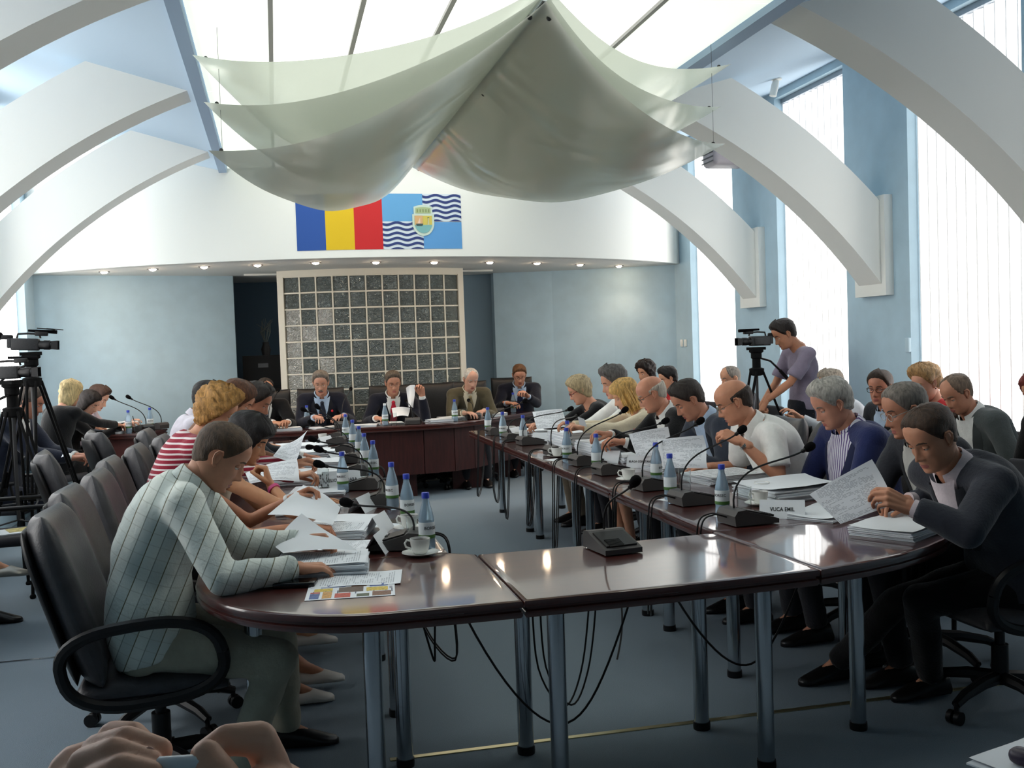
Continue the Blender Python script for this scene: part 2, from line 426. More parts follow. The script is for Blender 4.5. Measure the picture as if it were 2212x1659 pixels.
# wall mural: tricolour, waves, crest
mu = thing('wall_mural', 'painted mural of tricolour, blue waves and city shield on curved white wall', 'mural')
X0, X1, Z0, Z1 = ony(642, 538, 10.15).x, ony(997, 538, 10.18).x, 2.515, 3.04
Z0 = ony(820, 538.6, 10.09).z; Z1 = ony(820, 418.7, 10.09).z
XM = X0+(X1-X0)*(823-642)/355.0; XQ = X0+(X1-X0)*(911-642)/355.0; ZM = Z0+(Z1-Z0)*0.5
def curved(poly_fn, off, nu, nv):
    return lambda u, v: (lambda x, z: (x, fy(x)-off, z))(*poly_fn(u, v))
def rect(name, xa, xb, za, zb, rgb, off=0.004):
    k = MB().grid(curved(lambda u, v: (xa+(xb-xa)*u, za+(zb-za)*v), off, 1, 1), max(2, int((xb-xa)/0.06)), 1)
    k.build(name, mat('mural_'+name, rgb, 0.6), mu)
s3 = (XM-X0)/3
rect('blue_stripe', X0, X0+s3, Z0, Z1, (38, 82, 160)); rect('yellow_stripe', X0+s3, X0+2*s3, Z0, Z1, (222, 186, 20)); rect('red_stripe', X0+2*s3, XM, Z0, Z1, (200, 32, 36))
rect('sky_quarter', XM, XQ, ZM, Z1, (98, 164, 214)); rect('sea_quarter', XQ, X1, Z0, ZM-0.006, (92, 156, 214))
def waves(xa, xb, za, zb):
    rect('white_quarter', xa, xb, za, zb, (214, 226, 234), 0.003)
    L = (xb-xa)/2.02; am = 0.0115; th = 0.0245; pit = (zb-za)/5.35
    for k in range(6):
        zc = zb-0.022-pit*k
        def f(u, v):
            x = xa+(xb-xa)*u
            z = zc+am*math.sin(2*PI*(x-xa)/L-PI*0.9)+(v-0.5)*th
            return x, min(max(z, za), zb)
        MB().grid(curved(f, 0.006, 1, 1), 32, 1).build('wave', mat('navy_wave', (40, 58, 118), 0.6), mu)
waves(XM, XQ, Z0, ZM); waves(XQ, X1, ZM, Z1)
# crest: shield with a battlement crown
def crest():
    cx = X0+(X1-X0)*(911.5-642)/355.0; zt = Z0+(Z1-Z0)*(538.6-443)/120; zb = Z0+(Z1-Z0)*(538.6-511)/120
    hw = (X1-X0)*24/355.0; h = zt-zb
    def shield(s, off, name, m_, f0=0.0, f1=0.72):
        def half(t):                       # half width at depth t (0 top of shield .. 1 tip)
            return hw*s*(1.0 if t < 0.45 else math.sqrt(max(0, 1-((t-0.45)/0.55)**1.7)))
        za = zt-h*0.30
        def f(u, v):
            t = f0+(f1-f0)*v; w = half(t)
            return cx+(2*u-1)*w, za-(1-s)*h*0.25-t*(h*0.70*s+0.0)
        MB().grid(curved(f, off, 1, 1), 10, 20).build(name, m_, mu)
    pale = mat('crest_pale_border', (200, 218, 205), 0.6)
    shield(1.0, 0.010, 'shield_border', pale, 0, 1.0)
    shield(0.80, 0.013, 'shield_sky', mat('crest_yellow', (206, 190, 92), 0.6), 0, 0.52)
    shield(0.80, 0.013, 'shield_sea', mat('crest_teal', (122, 178, 178), 0.6), 0.52, 1.0)
    def crown(u, v):
        a = -0.95+1.9*u
        return cx+hw*0.9*a, zt-h*0.30+v*h*(0.30-0.07*a*a)
    MB().grid(curved(crown, 0.009, 1, 1), 12, 3).build('crown_border', pale, mu)
    def crown2(u, v):
        a = -0.78+1.56*u
        return cx+hw*0.9*a, zt-h*0.27+v*h*(0.20-0.05*a*a)
    MB().grid(curved(crown2, 0.012, 1, 1), 12, 3).build('crown', mat('crest_green', (168, 186, 140), 0.6), mu)
    for k in range(5):
        xk = cx+hw*(-0.52+0.26*k)
        MB().add([(xk-hw*0.05, fy(xk)-0.014, zt-h*0.24), (xk+hw*0.05, fy(xk)-0.014, zt-h*0.24), (xk+hw*0.05, fy(xk)-0.014, zt-h*0.14), (xk-hw*0.05, fy(xk)-0.014, zt-h*0.14)], [(0, 1, 2, 3)]).build('battlement_slot', mat('crest_olive', (128, 142, 96), 0.6), mu)
    # pink field, ship and lighthouse
    zs = zt-h*0.345
    g = lambda pts, o=0.016: MB().add([(cx+hw*x, fy(cx+hw*x)-o, zs-h*z) for x, z in pts], [tuple(range(len(pts)))])
    g([(-0.80, 0.0), (-0.06, 0.0), (-0.06, 0.30), (-0.76, 0.30)], 0.0155).build('pink_field', mat('crest_pink', (212, 170, 120), 0.6), mu)
    g([(-0.70, 0.26), (-0.02, 0.26), (-0.10, 0.33), (-0.62, 0.33)]).build('ship_hull', mat('crest_dark', (60, 84, 84), 0.6), mu)
    g([(-0.55, 0.25), (-0.30, 0.06), (-0.28, 0.25)]).build('ship_sail', mat('crest_sail', (228, 200, 180), 0.6), mu)
    g([(0.36, 0.30), (0.42, 0.08), (0.50, 0.08), (0.54, 0.30)]).build('lighthouse', mat('crest_tower', (196, 196, 150), 0.6), mu)
    g([(0.36, 0.08), (0.38, 0.05), (0.54, 0.05), (0.56, 0.08)]).build('lighthouse_top', mat('crest_olive2', (120, 126, 60), 0.6), mu)
crest()
# ------------------------------------------------------------------ hanging metal-mesh canopy (three sheets sharing the front clip)
def mesh_mat(name, base, tint, see, tl):
    m_ = bpy.data.materials.new(name); m_.use_nodes = True; nt = m_.node_tree; nt.nodes.clear()
    out = nt.nodes.new('ShaderNodeOutputMaterial')
    g = nt.nodes.new('ShaderNodeBsdfPrincipled'); g.inputs['Base Color'].default_value = (*lin(base), 1); g.inputs['Metallic'].default_value = 0.85; g.inputs['Roughness'].default_value = 0.21
    t = nt.nodes.new('ShaderNodeBsdfTranslucent'); t.inputs['Color'].default_value = (*lin(tint), 1)
    tr = nt.nodes.new('ShaderNodeBsdfTransparent')
    m1 = nt.nodes.new('ShaderNodeMixShader'); m1.inputs[0].default_value = tl
    m2 = nt.nodes.new('ShaderNodeMixShader'); m2.inputs[0].default_value = see
    tc = nt.nodes.new('ShaderNodeTexCoord')
    wv = nt.nodes.new('ShaderNodeTexWave'); wv.inputs['Scale'].default_value = 300; wv.inputs['Distortion'].default_value = 0.0
    bp = nt.nodes.new('ShaderNodeBump'); bp.inputs['Strength'].default_value = 0.04; bp.inputs['Distance'].default_value = 0.002
    nt.links.new(tc.outputs['Object'], wv.inputs['Vector']); nt.links.new(wv.outputs['Fac'], bp.inputs['Height']); nt.links.new(bp.outputs['Normal'], g.inputs['Normal'])
    nz = nt.nodes.new('ShaderNodeTexNoise'); nz.inputs['Scale'].default_value = 1.3; nz.inputs['Detail'].default_value = 1.0; nz.inputs['Distortion'].default_value = 1.2
    b2_ = nt.nodes.new('ShaderNodeBump'); b2_.inputs['Strength'].default_value = 0.30; b2_.inputs['Distance'].default_value = 0.12
    nt.links.new(tc.outputs['Object'], nz.inputs['Vector']); nt.links.new(nz.outputs['Fac'], b2_.inputs['Height']); nt.links.new(b2_.outputs['Normal'], bp.inputs['Normal'])
    nt.links.new(g.outputs[0], m1.inputs[1]); nt.links.new(t.outputs[0], m1.inputs[2])
    nt.links.new(m1.outputs[0], m2.inputs[1]); nt.links.new(tr.outputs[0], m2.inputs[2]); nt.links.new(m2.outputs[0], out.inputs[0])
    return m_
M_m1 = mesh_mat('metal_mesh_lower', (200, 200, 194), (214, 216, 206), 0.05, 0.40)
M_m2 = mesh_mat('metal_mesh_upper', (190, 192, 184), (224, 230, 218), 0.06, 0.40)
CP, CN = Vector((1.155, 4.16, 2.955)), Vector((1.155, 8.46, 3.02))
LT = [onx(450, 325, -0.36)-Vector((0, 0, 0))]
CYT = 5.8
lt = [ony(x, y, CYT) for x, y in ((450, 325), (440, 220), (415, 118))]
rt = [ony(x, y, CYT) for x, y in ((1567, 310), (1558, 230), (1580, 138))]
canopy = thing('mesh_canopy', 'shiny metal mesh canopy of three stacked sheets hanging below the skylight', 'canopy', (CX, 6.4, 2.9))
CO = Vector((CX, 6.4, 2.9))
clips = []; wires = []
for k in range(3):
    P = CP+Vector((0, 0, 0.035*k)); N = CN+Vector((0, 0, 0.10*k)); m = MB()
    for tip, sg in ((lt[k], -1), (rt[k], 1)):
        n = 34; idx = {}; vs = []; fs = []
        for i in range(n+1):
            for j in range(n+1-i):
                bt, bp_ = i/n, j/n; bn = 1-bt-bp_
                v = tip*bt+P*bp_+N*bn
                v.z -= 0.62*bt*bp_ + (1.42 if sg < 0 else 1.24)*bt*bn + 0.9*bt*bp_*bn
                # edges pull inwards between the corners
                v.x += -sg*(0.20*bt*bp_+0.12*bt*bn)
                # rolling folds of the metal cloth
                v.z += 0.045*math.sin(9*bp_+5*bt+sg+k)*bt*(bp_+bn)*1.6+0.014*math.sin(21*bn+3*bt+2*k)*bt*bn*4*(0.5+bp_)
                idx[i, j] = len(vs); vs.append(v-CO)
        for i in range(n):
            for j in range(n-i):
                fs.append((idx[i, j], idx[i+1, j], idx[i, j+1]))
                if i+j < n-1: fs.append((idx[i+1, j], idx[i+1, j+1], idx[i, j+1]))
        m.add(vs, fs)
        q = tip+(P*0.5+N*0.5-tip)*0.045-CO
        clips.append(q-Vector((0, 0, 0.01)))
    bm = bmesh.new(); me = m.mesh('mesh_sheet', M_m1 if k == 0 else M_m2, smooth=False); bm.from_mesh(me)
    bmesh.ops.remove_doubles(bm, verts=bm.verts, dist=0.0005); bmesh.ops.recalc_face_normals(bm, faces=bm.faces); bm.to_mesh(me); bm.free()
    me.polygons.foreach_set('use_smooth', [True]*len(me.polygons))
    link('mesh_sheet', me, canopy)
for f in (0.03, 0.36, 0.70, 0.985):
    for dx in (-0.04, 0.045):
        clips.append(CP.lerp(CN, f)+Vector((dx, 0, -0.03))-CO)
cl_me = MB().ball((0, 0, 0), 0.012, 8, 6).mesh('clip', M_dgrey)
for q in clips: link('clip', cl_me, canopy, q)
for p in (lt[0], rt[0], CN):
    wires.append([p+(Vector((CX, p.y, p.z))-p)*0.05-CO, p+(Vector((CX, p.y, p.z))-p)*0.05+Vector((0, 0, ZS-p.z))-CO])
for f in (0.03, 0.98): wires.append([CP.lerp(CN, f)-CO, Vector((CX, CP.lerp(CN, f).y, ZS))-CO])
for w_ in wires: MB().tube(w_, 0.0012, 5).build('wire', M_dgrey, canopy)
tube = MB().cyl(CP-CO+Vector((0, 0.02, 0.02)), CN-CO+Vector((0, -0.02, 0.02)), 0.014, n=10)
tube.build('ridge_pole', M_chrome, canopy)
# ------------------------------------------------------------------ tables
TZ = 0.75
def slab(outline, name, parent, m_=None, z=TZ, th=0.055, origin=(0, 0)):
    """tabletop with a moulded edge; outline counter-clockwise"""
    P = [Vector((p[0]-origin[0], p[1]-origin[1])) for p in outline]; n = len(P)
    nr = []
    for i in range(n):
        a = (P[i]-P[i-1]); b = (P[(i+1) % n]-P[i])
        na = Vector((a.y, -a.x)).normalized(); nb = Vector((b.y, -b.x)).normalized()
        v = na+nb
        k = v.length
        nr.append(v/k/max(0.5, k/2) if k > 1e-6 else na)
    lay = [(-0.030, z), (-0.012, z), (-0.010, z-0.0002), (-0.003, z-0.003), (0, z-0.010), (-0.001, z-0.022), (-0.010, z-0.026), (-0.010, z-0.032), (-0.002, z-0.036), (-0.001, z-0.046), (-0.006, z-th)]
    vs = []; fs = []
    for off, zz in lay:
        for p, q in zip(P, nr): vs.append((p.x+q.x*off, p.y+q.y*off, zz))
    for j in range(len(lay)-1):
        for i in range(n): fs.append((j*n+i, (j+1)*n+i, (j+1)*n+(i+1) % n, j*n+(i+1) % n))
    fs.append(tuple(range(n))); fs.append(tuple(range((len(lay)-1)*n+n-1, (len(lay)-1)*n-1, -1)))
    return MB().add(vs, fs).build(name, m_ or M_wood, parent, smooth=35)
leg_me = [MB().lathe([(0.030, 0.03), (0.030, TZ-0.055)], n=20).mesh('leg', M_chrome), MB().lathe([(0.033, 0.0), (0.034, 0.012), (0.033, 0.03), (0.0, 0.03)], n=20).mesh('foot', M_black)]
def table(outline, legs, label, name='conference_table'):
    ox = sum(p[0] for p in outline)/len(outline); oy = sum(p[1] for p in outline)/len(outline)
    t = thing(name, label, 'table', (ox, oy, 0), 0, 'mahogany table units of the U-shaped ring')
    slab(outline, 'tabletop', t, origin=(ox, oy))
    for x, y in legs:
        l = link('leg', leg_me[0], t, (x-ox, y-oy, 0)); link('foot', leg_me[1], l)
    return t
def arcpts(cx, cy, rx, ry, a0, a1, n): return [(cx+rx*math.cos(a0+(a1-a0)*i/n), cy+ry*math.sin(a0+(a1-a0)*i/n)) for i in range(n+1)]
G = 0.002
LX0, LX1, RX0, RX1 = -0.31, 0.61, 1.695, 2.63
left_out = [(0.708-G, 3.035), (0.708-G, 3.782), (LX1, 3.85), (LX0, 3.85)]+arcpts(0.30, 3.74, 0.61, 0.705, PI, 1.5*PI, 14)[1:]+[(0.5, 3.033)]
table(left_out, [(0.26, 3.28), (0.40, 3.72), (-0.12, 3.66)], 'dark mahogany table unit with rounded corner, in front of the man in plaid shirt')
mid_out = [(0.708+G, 3.035), (1.20, 3.045), (1.742-G, 3.085), (1.696-G, 3.825), (1.20, 3.785), (0.708+G, 3.778)]
table(mid_out, [(0.872, 3.28), (1.64, 3.31), (0.853, 3.70), (1.57, 3.72)], 'dark mahogany middle unit closing the near end of the ring, one microphone base on it')
ra = [(1.742+G, 3.085), (1.95, 3.135), (2.12, 3.195), (2.28, 3.275), (2.42, 3.37), (2.53, 3.475), (2.60, 3.58), (2.63, 3.70), (RX1, 3.85)]
right_out = ra+[(RX0, 3.85), (1.696+G, 3.825)]
table(right_out, [(2.14, 3.53)], 'dark mahogany table unit with rounded corner, in front of the man in dark suit')
wy = [3.854, 5.20, 6.56, 7.92, 9.27]
wl = ['nearest the plaid-shirt man', 'second along the left wing', 'third along the left wing', 'farthest along the left wing']
wr = ['nearest the dark-suited man', 'second along the right wing', 'third along the right wing', 'farthest along the right wing']
for i in range(4):
    y0, y1 = wy[i]+G, wy[i+1]-G
    ly = [(4.25 if i == 0 else y0+0.16), y1-0.16]
    table([(LX0, y0), (LX1, y0), (LX1, y1), (LX0, y1)], [(0.43, ly[0]), (0.43, ly[1]), (-0.12, ly[0]), (-0.12, ly[1])], 'straight mahogany table unit under papers, %s' % wl[i])
    table([(RX0, y0), (RX1, y0), (RX1, y1), (RX0, y1)], [(1.96, ly[0]), (1.96, ly[1]), (2.52, ly[0]), (2.52, ly[1])], 'straight mahogany table unit under papers, %s' % wr[i])
# head table
ho = [(-0.75, 10.62), (-0.35, 10.38), (0.1, 10.30), (1.45, 10.30), (1.80, 10.38), (2.05, 10.55), (2.90, 11.50), (2.45, 11.90), (1.85, 11.20), (1.62, 10.98), (1.35, 10.90), (0.0, 10.90), (-0.40, 11.05)]
ht = thing('head_table', 'long dark mahogany head table with solid front panel and angled end', 'table', (0.9, 10.6, 0))
slab(ho, 'tabletop', ht, origin=(0.9, 10.6))
b = MB(); fp = [(-0.68, 10.66), (-0.33, 10.46), (0.1, 10.37), (1.43, 10.37), (1.76, 10.45), (2.0, 10.60), (2.80, 11.49)]
fpo = [(x-0.9, y-10.6) for x, y in fp]
seg = list(zip(fpo[:-1], fpo[1:]))
for i, ((xa, ya), (xb, yb)) in enumerate(seg):
    d = Vector((xb-xa, yb-ya)).normalized()*0.004; nn = Vector((-d.y, d.x)).normalized()*0.02
    pp = [(xa+d.x, ya+d.y), (xb-d.x, yb-d.y), (xb-d.x+nn.x, yb-d.y+nn.y), (xa+d.x+nn.x, ya+d.y+nn.y)]
    MB().prism(pp, 0.24, TZ-0.056).build('front_panel', M_woodpan, ht, smooth=False)
for x, y in ((-0.55, 10.72), (0.45, 10.52), (1.20, 10.52), (1.95, 10.85), (2.55, 11.55)):
    MB().box((x-0.9, y-10.6, (TZ-0.056)/2), (0.32, 0.05, TZ-0.056)).build('pedestal', M_woodpan, ht, smooth=False)
# side table at the left rear
SZ = 0.78
so = [(-1.93, 10.78), (-1.30, 10.62), (-1.14, 11.22), (-1.82, 11.32)]
stb = thing('side_table', 'reddish mahogany side table by the left rear wall with papers', 'table', (-1.6, 11.0, 0))
slab(so, 'tabletop', stb, z=SZ, origin=(-1.6, 11.0))
for (xa, ya), (xb, yb) in (((-1.87, 10.82), (-1.36, 10.69)), ((-1.35, 10.70), (-1.21, 11.20))):
    d = (Vector((xb-xa, yb-ya))).normalized(); q = Vector((-d.y, d.x))*0.02
    MB().prism([(xa+1.6, ya-11.0), (xb+1.6, yb-11.0), (xb+q.x+1.6, yb+q.y-11.0), (xa+q.x+1.6, ya+q.y-11.0)], 0.0, SZ-0.056).build('side_panel', mat('red_mahogany_panel', (84, 34, 30), 0.5), stb, smooth=False)
MB().box((-0.20, 0.16, (SZ-0.056)/2), (0.04, 0.20, SZ-0.056)).build('side_panel', M_woodpan, stb, smooth=False)
# small press table by the photographer
pt = thing('press_table', 'dark table corner at bottom right under white paper and keys', 'table', (1.75, 1.25, 0))
MB().rbox((0, 0, TZ-0.02), (1.1, 0.66, 0.04), 0.008).build('tabletop', M_black, pt)
for sx in (-0.45, 0.45):
    for sy in (-0.25, 0.25): MB().cyl((sx, sy, 0), (sx, sy, TZ-0.04), 0.02, n=12).build('leg', M_black, pt)
# ------------------------------------------------------------------ small things on the tables
def page_mat(name, dens=0.55, cols=46, tone=(92, 98, 110), base=(236, 240, 244), lo=0.45):
    m_ = mat(name, base, 0.75); nt = m_.node_tree; b = nt.nodes['Principled BSDF']; N = nt.nodes.new; L = nt.links.new
    tc = N('ShaderNodeTexCoord'); sp = N('ShaderNodeSeparateXYZ'); L(tc.outputs['Generated'], sp.inputs[0])
    def mth(op, a, b_=None, c=None):
        n = N('ShaderNodeMath'); n.operation = op
        for i, q in enumerate((a, b_, c)):
            if q is None: continue
            if isinstance(q, (int, float)): n.inputs[i].default_value = q
            else: L(q, n.inputs[i])
        return n.outputs[0]
    gx, gy = sp.outputs[0], sp.outputs[1]
    ly = mth('MULTIPLY', gy, cols); fl = mth('FLOOR', ly); fr = mth('FRACT', ly)
    cx = N('ShaderNodeCombineXYZ'); L(mth('MULTIPLY', gx, 30), cx.inputs[0]); L(mth('MULTIPLY', fl, 7.3), cx.inputs[1])
    nz = N('ShaderNodeTexNoise'); nz.inputs['Scale'].default_value = 1.0; L(cx.outputs[0], nz.inputs['Vector'])
    c2 = N('ShaderNodeCombineXYZ'); L(mth('MULTIPLY', gx, 1.6), c2.inputs[0]); L(mth('MULTIPLY', fl, 0.21), c2.inputs[1])
    n2 = N('ShaderNodeTexNoise'); n2.inputs['Scale'].default_value = 1.0; L(c2.outputs[0], n2.inputs['Vector'])
    k = mth('MULTIPLY', mth('GREATER_THAN', nz.outputs['Fac'], lo), mth('LESS_THAN', fr, 0.5))
    k = mth('MULTIPLY', k, mth('GREATER_THAN', n2.outputs['Fac'], 1-dens-0.05))
    k = mth('MULTIPLY', k, mth('COMPARE', gx, 0.5, 0.39)); k = mth('MULTIPLY', k, mth('COMPARE', gy, 0.5, 0.42))
    mx = N('ShaderNodeMix'); mx.data_type = 'RGBA'; mx.inputs[6].default_value = (*lin(base), 1); mx.inputs[7].default_value = (*lin(tone), 1)
    L(mth('MULTIPLY', k, 0.6), mx.inputs[0]); L(mx.outputs[2], b.inputs['Base Color'])
    return m_
M_page = page_mat('printed_page', 0.50, 38, (130, 136, 146)); M_page2 = page_mat('printed_table_page', 0.75, 30)
M_edge = mat('page_edges', (214, 220, 226), 0.8)
def paper(x, y, w=0.21, l=0.297, rz=0.0, n=1, label='', printed=True, z=TZ, group='loose papers on the tables', seed=0, name=None, th=0.0012, curl=0.0):
    """a sheet or a stack of n leaves, lying at (x, y, z)"""
    rn = random.Random(seed+int(x*977+y*131))
    t = thing(name or ('paper_stack' if n > 1 else 'paper_sheet'), label, 'paper', (x, y, z+0.0006), rz, group)
    k = 0
    if n > 1:
        k = min(n, 9); hh = (n*0.0034)/k
        for i in range(k):
            dx, dy, dr = rn.uniform(-.006, .006), rn.uniform(-.006, .006), rn.uniform(-.05, .05)
            MB().box((dx, dy, hh*(i+0.5)), (w, l, hh*0.86), Matrix.Rotation(dr, 3, 'Z')).build('leaves', M_edge if i % 2 else M_paper, t, smooth=False)
        z0 = n*0.0034
    else: z0 = 0
    def f(u, v):
        return ((u-0.5)*w, (v-0.5)*l, z0+th+curl*(abs(u-0.5)*2)**2*(0.6+0.4*v)+0.003*math.sin(3*u+5*v+seed)**2)
    MB().grid(f, 10, 10).build('top_page', M_page if printed else M_paper, t)
    return t
def sheet(corners, label, curl=0.02, printed=True, group=None, fold=None, name='held_page', m_=None):
    """a held page through four world corners (bottom-left, bottom-right, top-right, top-left), bulging by curl"""
    A, B, C_, D = [Vector(c) for c in corners]; o = (A+B+C_+D)/4
    ex = ((B-A)+(C_-D)).normalized(); ey = ((D-A)+(C_-B)); ey = (ey-ex*ey.dot(ex)).normalized(); ez = ex.cross(ey)
    R = Matrix((ex, ey, ez)).transposed()
    def f(u, v):
        p = (A*(1-u)+B*u)*(1-v)+(D*(1-u)+C_*u)*v
        p = p + ez*curl*(math.sin(PI*u)*0.8+0.35*math.sin(2*PI*v+0.6)*u)
        return R.transposed() @ (p-o)
    me = MB().grid(f, 14, 14).mesh(name, m_ or (M_page if printed else M_paper))
    ob = link(name, me); ob.matrix_world = Matrix.Translation(o) @ R.to_4x4()
    return tag(ob, label, 'paper', group)
def atd(px, py, d): return CAMPOS + ray(px, py)*d

# bottles
M_pet = mat('pale_blue_bottle_plastic', (196, 224, 246), 0.06, trans=0.66, ior=1.2, spec=0.6)
M_cap = mat('blue_cap', (48, 70, 186), 0.4); M_capw = mat('white_cap', (225, 228, 230), 0.4)
M_lab = mat('white_bottle_label', (226, 232, 234), 0.5); M_labg = mat('green_label_band', (70, 112, 52), 0.5); M_ink = mat('black_ink', (25, 25, 30), 0.6)
def text_me(s, size, m_, name='lettering', ext=0.0006):
    cu = bpy.data.curves.new('t', 'FONT'); cu.body = s; cu.size = size; cu.align_x = 'CENTER'; cu.align_y = 'CENTER'; cu.extrude = ext; cu.resolution_u = 2; cu.offset = size*0.010
    ob = bpy.data.objects.new('t', cu); COL.objects.link(ob)
    me = bpy.data.meshes.new_from_object(ob.evaluated_get(bpy.context.evaluated_depsgraph_get())); me.name = name
    bpy.data.objects.remove(ob); bpy.data.curves.remove(cu); me.materials.clear(); me.materials.append(m_); return me
bot_body = MB().lathe([(0.0, 0.002), (0.020, 0.0), (0.030, 0.004), (0.0315, 0.015), (0.0305, 0.05), (0.0315, 0.075), (0.0315, 0.105), (0.0300, 0.125), (0.0255, 0.150), (0.0185, 0.175), (0.0140, 0.190), (0.0128, 0.202), (0.0128, 0.208)], n=24).mesh('bottle_body', M_pet)
bot_cap = MB().lathe([(0.0148, 0.205), (0.0150, 0.224), (0.0138, 0.227), (0.0, 0.227)], n=20).mesh('cap', M_cap)
bot_capw = MB().lathe([(0.0148, 0.205), (0.0150, 0.224), (0.0138, 0.227), (0.0, 0.227)], n=20).mesh('cap', M_capw)
bot_lab = MB().lathe([(0.0319, 0.058), (0.0322, 0.060), (0.0322, 0.112), (0.0319, 0.114)], n=24).mesh('bottle_label', [M_lab])
bot_band = MB().lathe([(0.0322, 0.052), (0.0325, 0.054), (0.0325, 0.064), (0.0322, 0.066)], n=24).mesh('label_band', [M_labg])
tm = text_me('BORSEC', 0.0165, M_ink)
for v in tm.vertices:
    a = v.co.x/0.0326; r = 0.0326+v.co.z*0.4
    v.co = Vector((math.sin(a)*r, -math.cos(a)*r, 0.092+v.co.y))
def bottle(x, y, label, rz=0, z=TZ, white=False):
    t = thing('water_bottle', label, 'bottle', (x, y, z+0.0005), rz, 'water bottles on the tables')
    link('bottle_body', bot_body, t); link('cap', bot_capw if white else bot_cap, t)
    lb = link('bottle_label', bot_lab, t); link('label_band', bot_band, lb); link('lettering', tm, lb)
    return t
BL = [(918.7,1064,'nearest one, behind the coffee cup by the near left corner',0.5),(877,1024,'second from the near end of the left wing',0.4),(844.6,998.6,'third from the near end of the left wing',-.9),(738,976,'standing back from the left row, beside the white name plate',-.45),(804.8,951.7,'fourth along the inner edge of the left wing',-.3),(786,936,'fifth along the inner edge of the left wing',2),(774.7,920.5,'sixth along the inner edge of the left wing',1),(761,907,'seventh along the inner edge of the left wing',2.2),(745.6,894.8,'farthest along the inner edge of the left wing',-.8)]
for x, y, s, r in BL:
    p = onz(x, y, TZ+0.227); bottle(p.x, p.y, 'blue-capped water bottle, %s' % s, r)
BR = [(1558,1003,'nearest on the right wing, beside a glass',-.8),(1446,980,'second on the right wing, on a white napkin',2),(1416,956,'third on the right wing, before the bald man in white',1),(1287,937,'fourth on the right wing, by the folded name plate',2.4),(1223,924,'fifth on the right wing, beside a cup',-.6),(1225,909,'sixth on the right wing, just behind another bottle',1.4),(1129,897,'seventh on the right wing, in front of white folders',2),(1085,890,'eighth on the right wing, behind a black microphone base',-.4),(1053,880,'at the far end of the right wing',2)]
for x, y, s, r in BR:
    p = onz(x, y, TZ+0.227); bottle(p.x, p.y, 'blue-capped water bottle, %s' % s, r)
for x, y, px, py, s, w in ((0.28, 10.72, 0, 0, 'on the head table before the man with moustache', False), (1.05, 10.42, 0, 0, 'with white cap, on the head table before the red tie', True), (1.79, 10.55, 0, 0, 'on the head table before the man in olive jacket', False), (2.62, 11.42, 0, 0, 'at the angled far end of the head table', False)):
    bottle(x, y, 'small water bottle %s' % s, 0.3, white=w)
for q, Y_, s in ((277, 10.80, 'near edge of the side table at left'), (324, 11.12, 'far edge of the side table, under the second microphone')):
    p = ony(q, 900, Y_); bottle(p.x, Y_, 'small water bottle at the %s' % s, 0.3, z=SZ)
# cups, saucers, glasses, napkins
M_china = mat('white_china', (232, 233, 228), 0.18, spec=0.6); M_coffee = mat('coffee', (48, 28, 16), 0.2)
M_gl = mat('clear_glass', (244, 248, 248), 0.03, trans=0.98, ior=1.15, spec=0.5)
cup_me = MB().lathe([(0.0, 0.003), (0.020, 0.0), (0.024, 0.002), (0.031, 0.012), (0.036, 0.035), (0.0385, 0.058), (0.0370, 0.058), (0.034, 0.035), (0.029, 0.014), (0.0, 0.010)], n=28).mesh('bowl', M_china)
han_me = MB().tube([(0.036, 0, 0.048), (0.050, 0, 0.052), (0.058, 0, 0.040), (0.054, 0, 0.026), (0.034, 0, 0.018)], 0.0042, 8).mesh('handle', M_china)
cof_me = MB().lathe([(0.0, 0.050), (0.0365, 0.050), (0.0365, 0.049), (0, 0.049)], n=24).mesh('coffee', M_coffee)
sau_me = MB().lathe([(0.0, 0.004), (0.030, 0.0), (0.042, 0.002), (0.070, 0.012), (0.0705, 0.014), (0.040, 0.0055), (0.0, 0.0065)], n=32).mesh('saucer', M_china)
def cup(x, y, where, rz=PI, saucer=True):
    zc = TZ+0.0007
    if saucer:
        s = link('saucer', sau_me, None, (x, y, zc)); tag(s, 'white china saucer %s' % where, 'saucer', 'saucers under the coffee cups')
        zc += 0.0068
    t = thing('coffee_cup', 'white china coffee cup %s' % where, 'cup', (x, y, zc), rz, 'coffee cups on the tables')
    link('bowl', cup_me, t); link('handle', han_me, t); link('coffee', cof_me, t)
for x, y, w, r in ((0.50, 3.84, 'at the near left corner, with coffee', 2.9), (0.53, 4.40, 'second from the near end on the left wing', 2.7), (0.36, 9.0, 'at the far end of the left wing', 2), (1.89, 5.42, 'beside the third microphone of the right wing', 2.8), (1.85, 6.78, 'beside the fourth bottle of the right wing', 2.8), (1.90, 8.10, 'far along the right wing, by the folders', 2.8), (2.16, 4.36, 'behind the nearest name plate on the right', 3.3), (2.30, 4.62, 'behind another cup at the right wing', .4), (1.98, 8.75, 'at the far end of the right wing', .5), (2.16, 7.02, 'behind the blue bottles on the right wing', .3)):
    cup(x, y, w, r)
gla_me = MB().lathe([(0.0, 0.0), (0.028, 0.0), (0.0305, 0.002), (0.0325, 0.125), (0.0310, 0.125), (0.029, 0.006), (0.0, 0.006)], n=24).mesh('tumbler', M_gl)
gld_me = MB()
for k in range(26):
    a = 2*PI*k/26; zz = 0.012+0.020*((k*7) % 5)
    gld_me.box((0.0315*math.cos(a), 0.0315*math.sin(a), zz), (0.001, 0.0045, 0.012), Matrix.Rotation(a, 3, 'Z'))
gld_me = gld_me.mesh('print', M_ink, smooth=False)
def glass(x, y, where, printed=False, z=TZ):
    t = thing('drinking_glass', 'clear straight drinking glass %s' % where, 'glass', (x, y, z+0.0006), 0, 'drinking glasses on the tables')
    link('tumbler', gla_me, t)
    if printed: link('printed_pattern', gld_me, t)['kind'] = 'stuff'
p = onz(700, 1062, TZ)
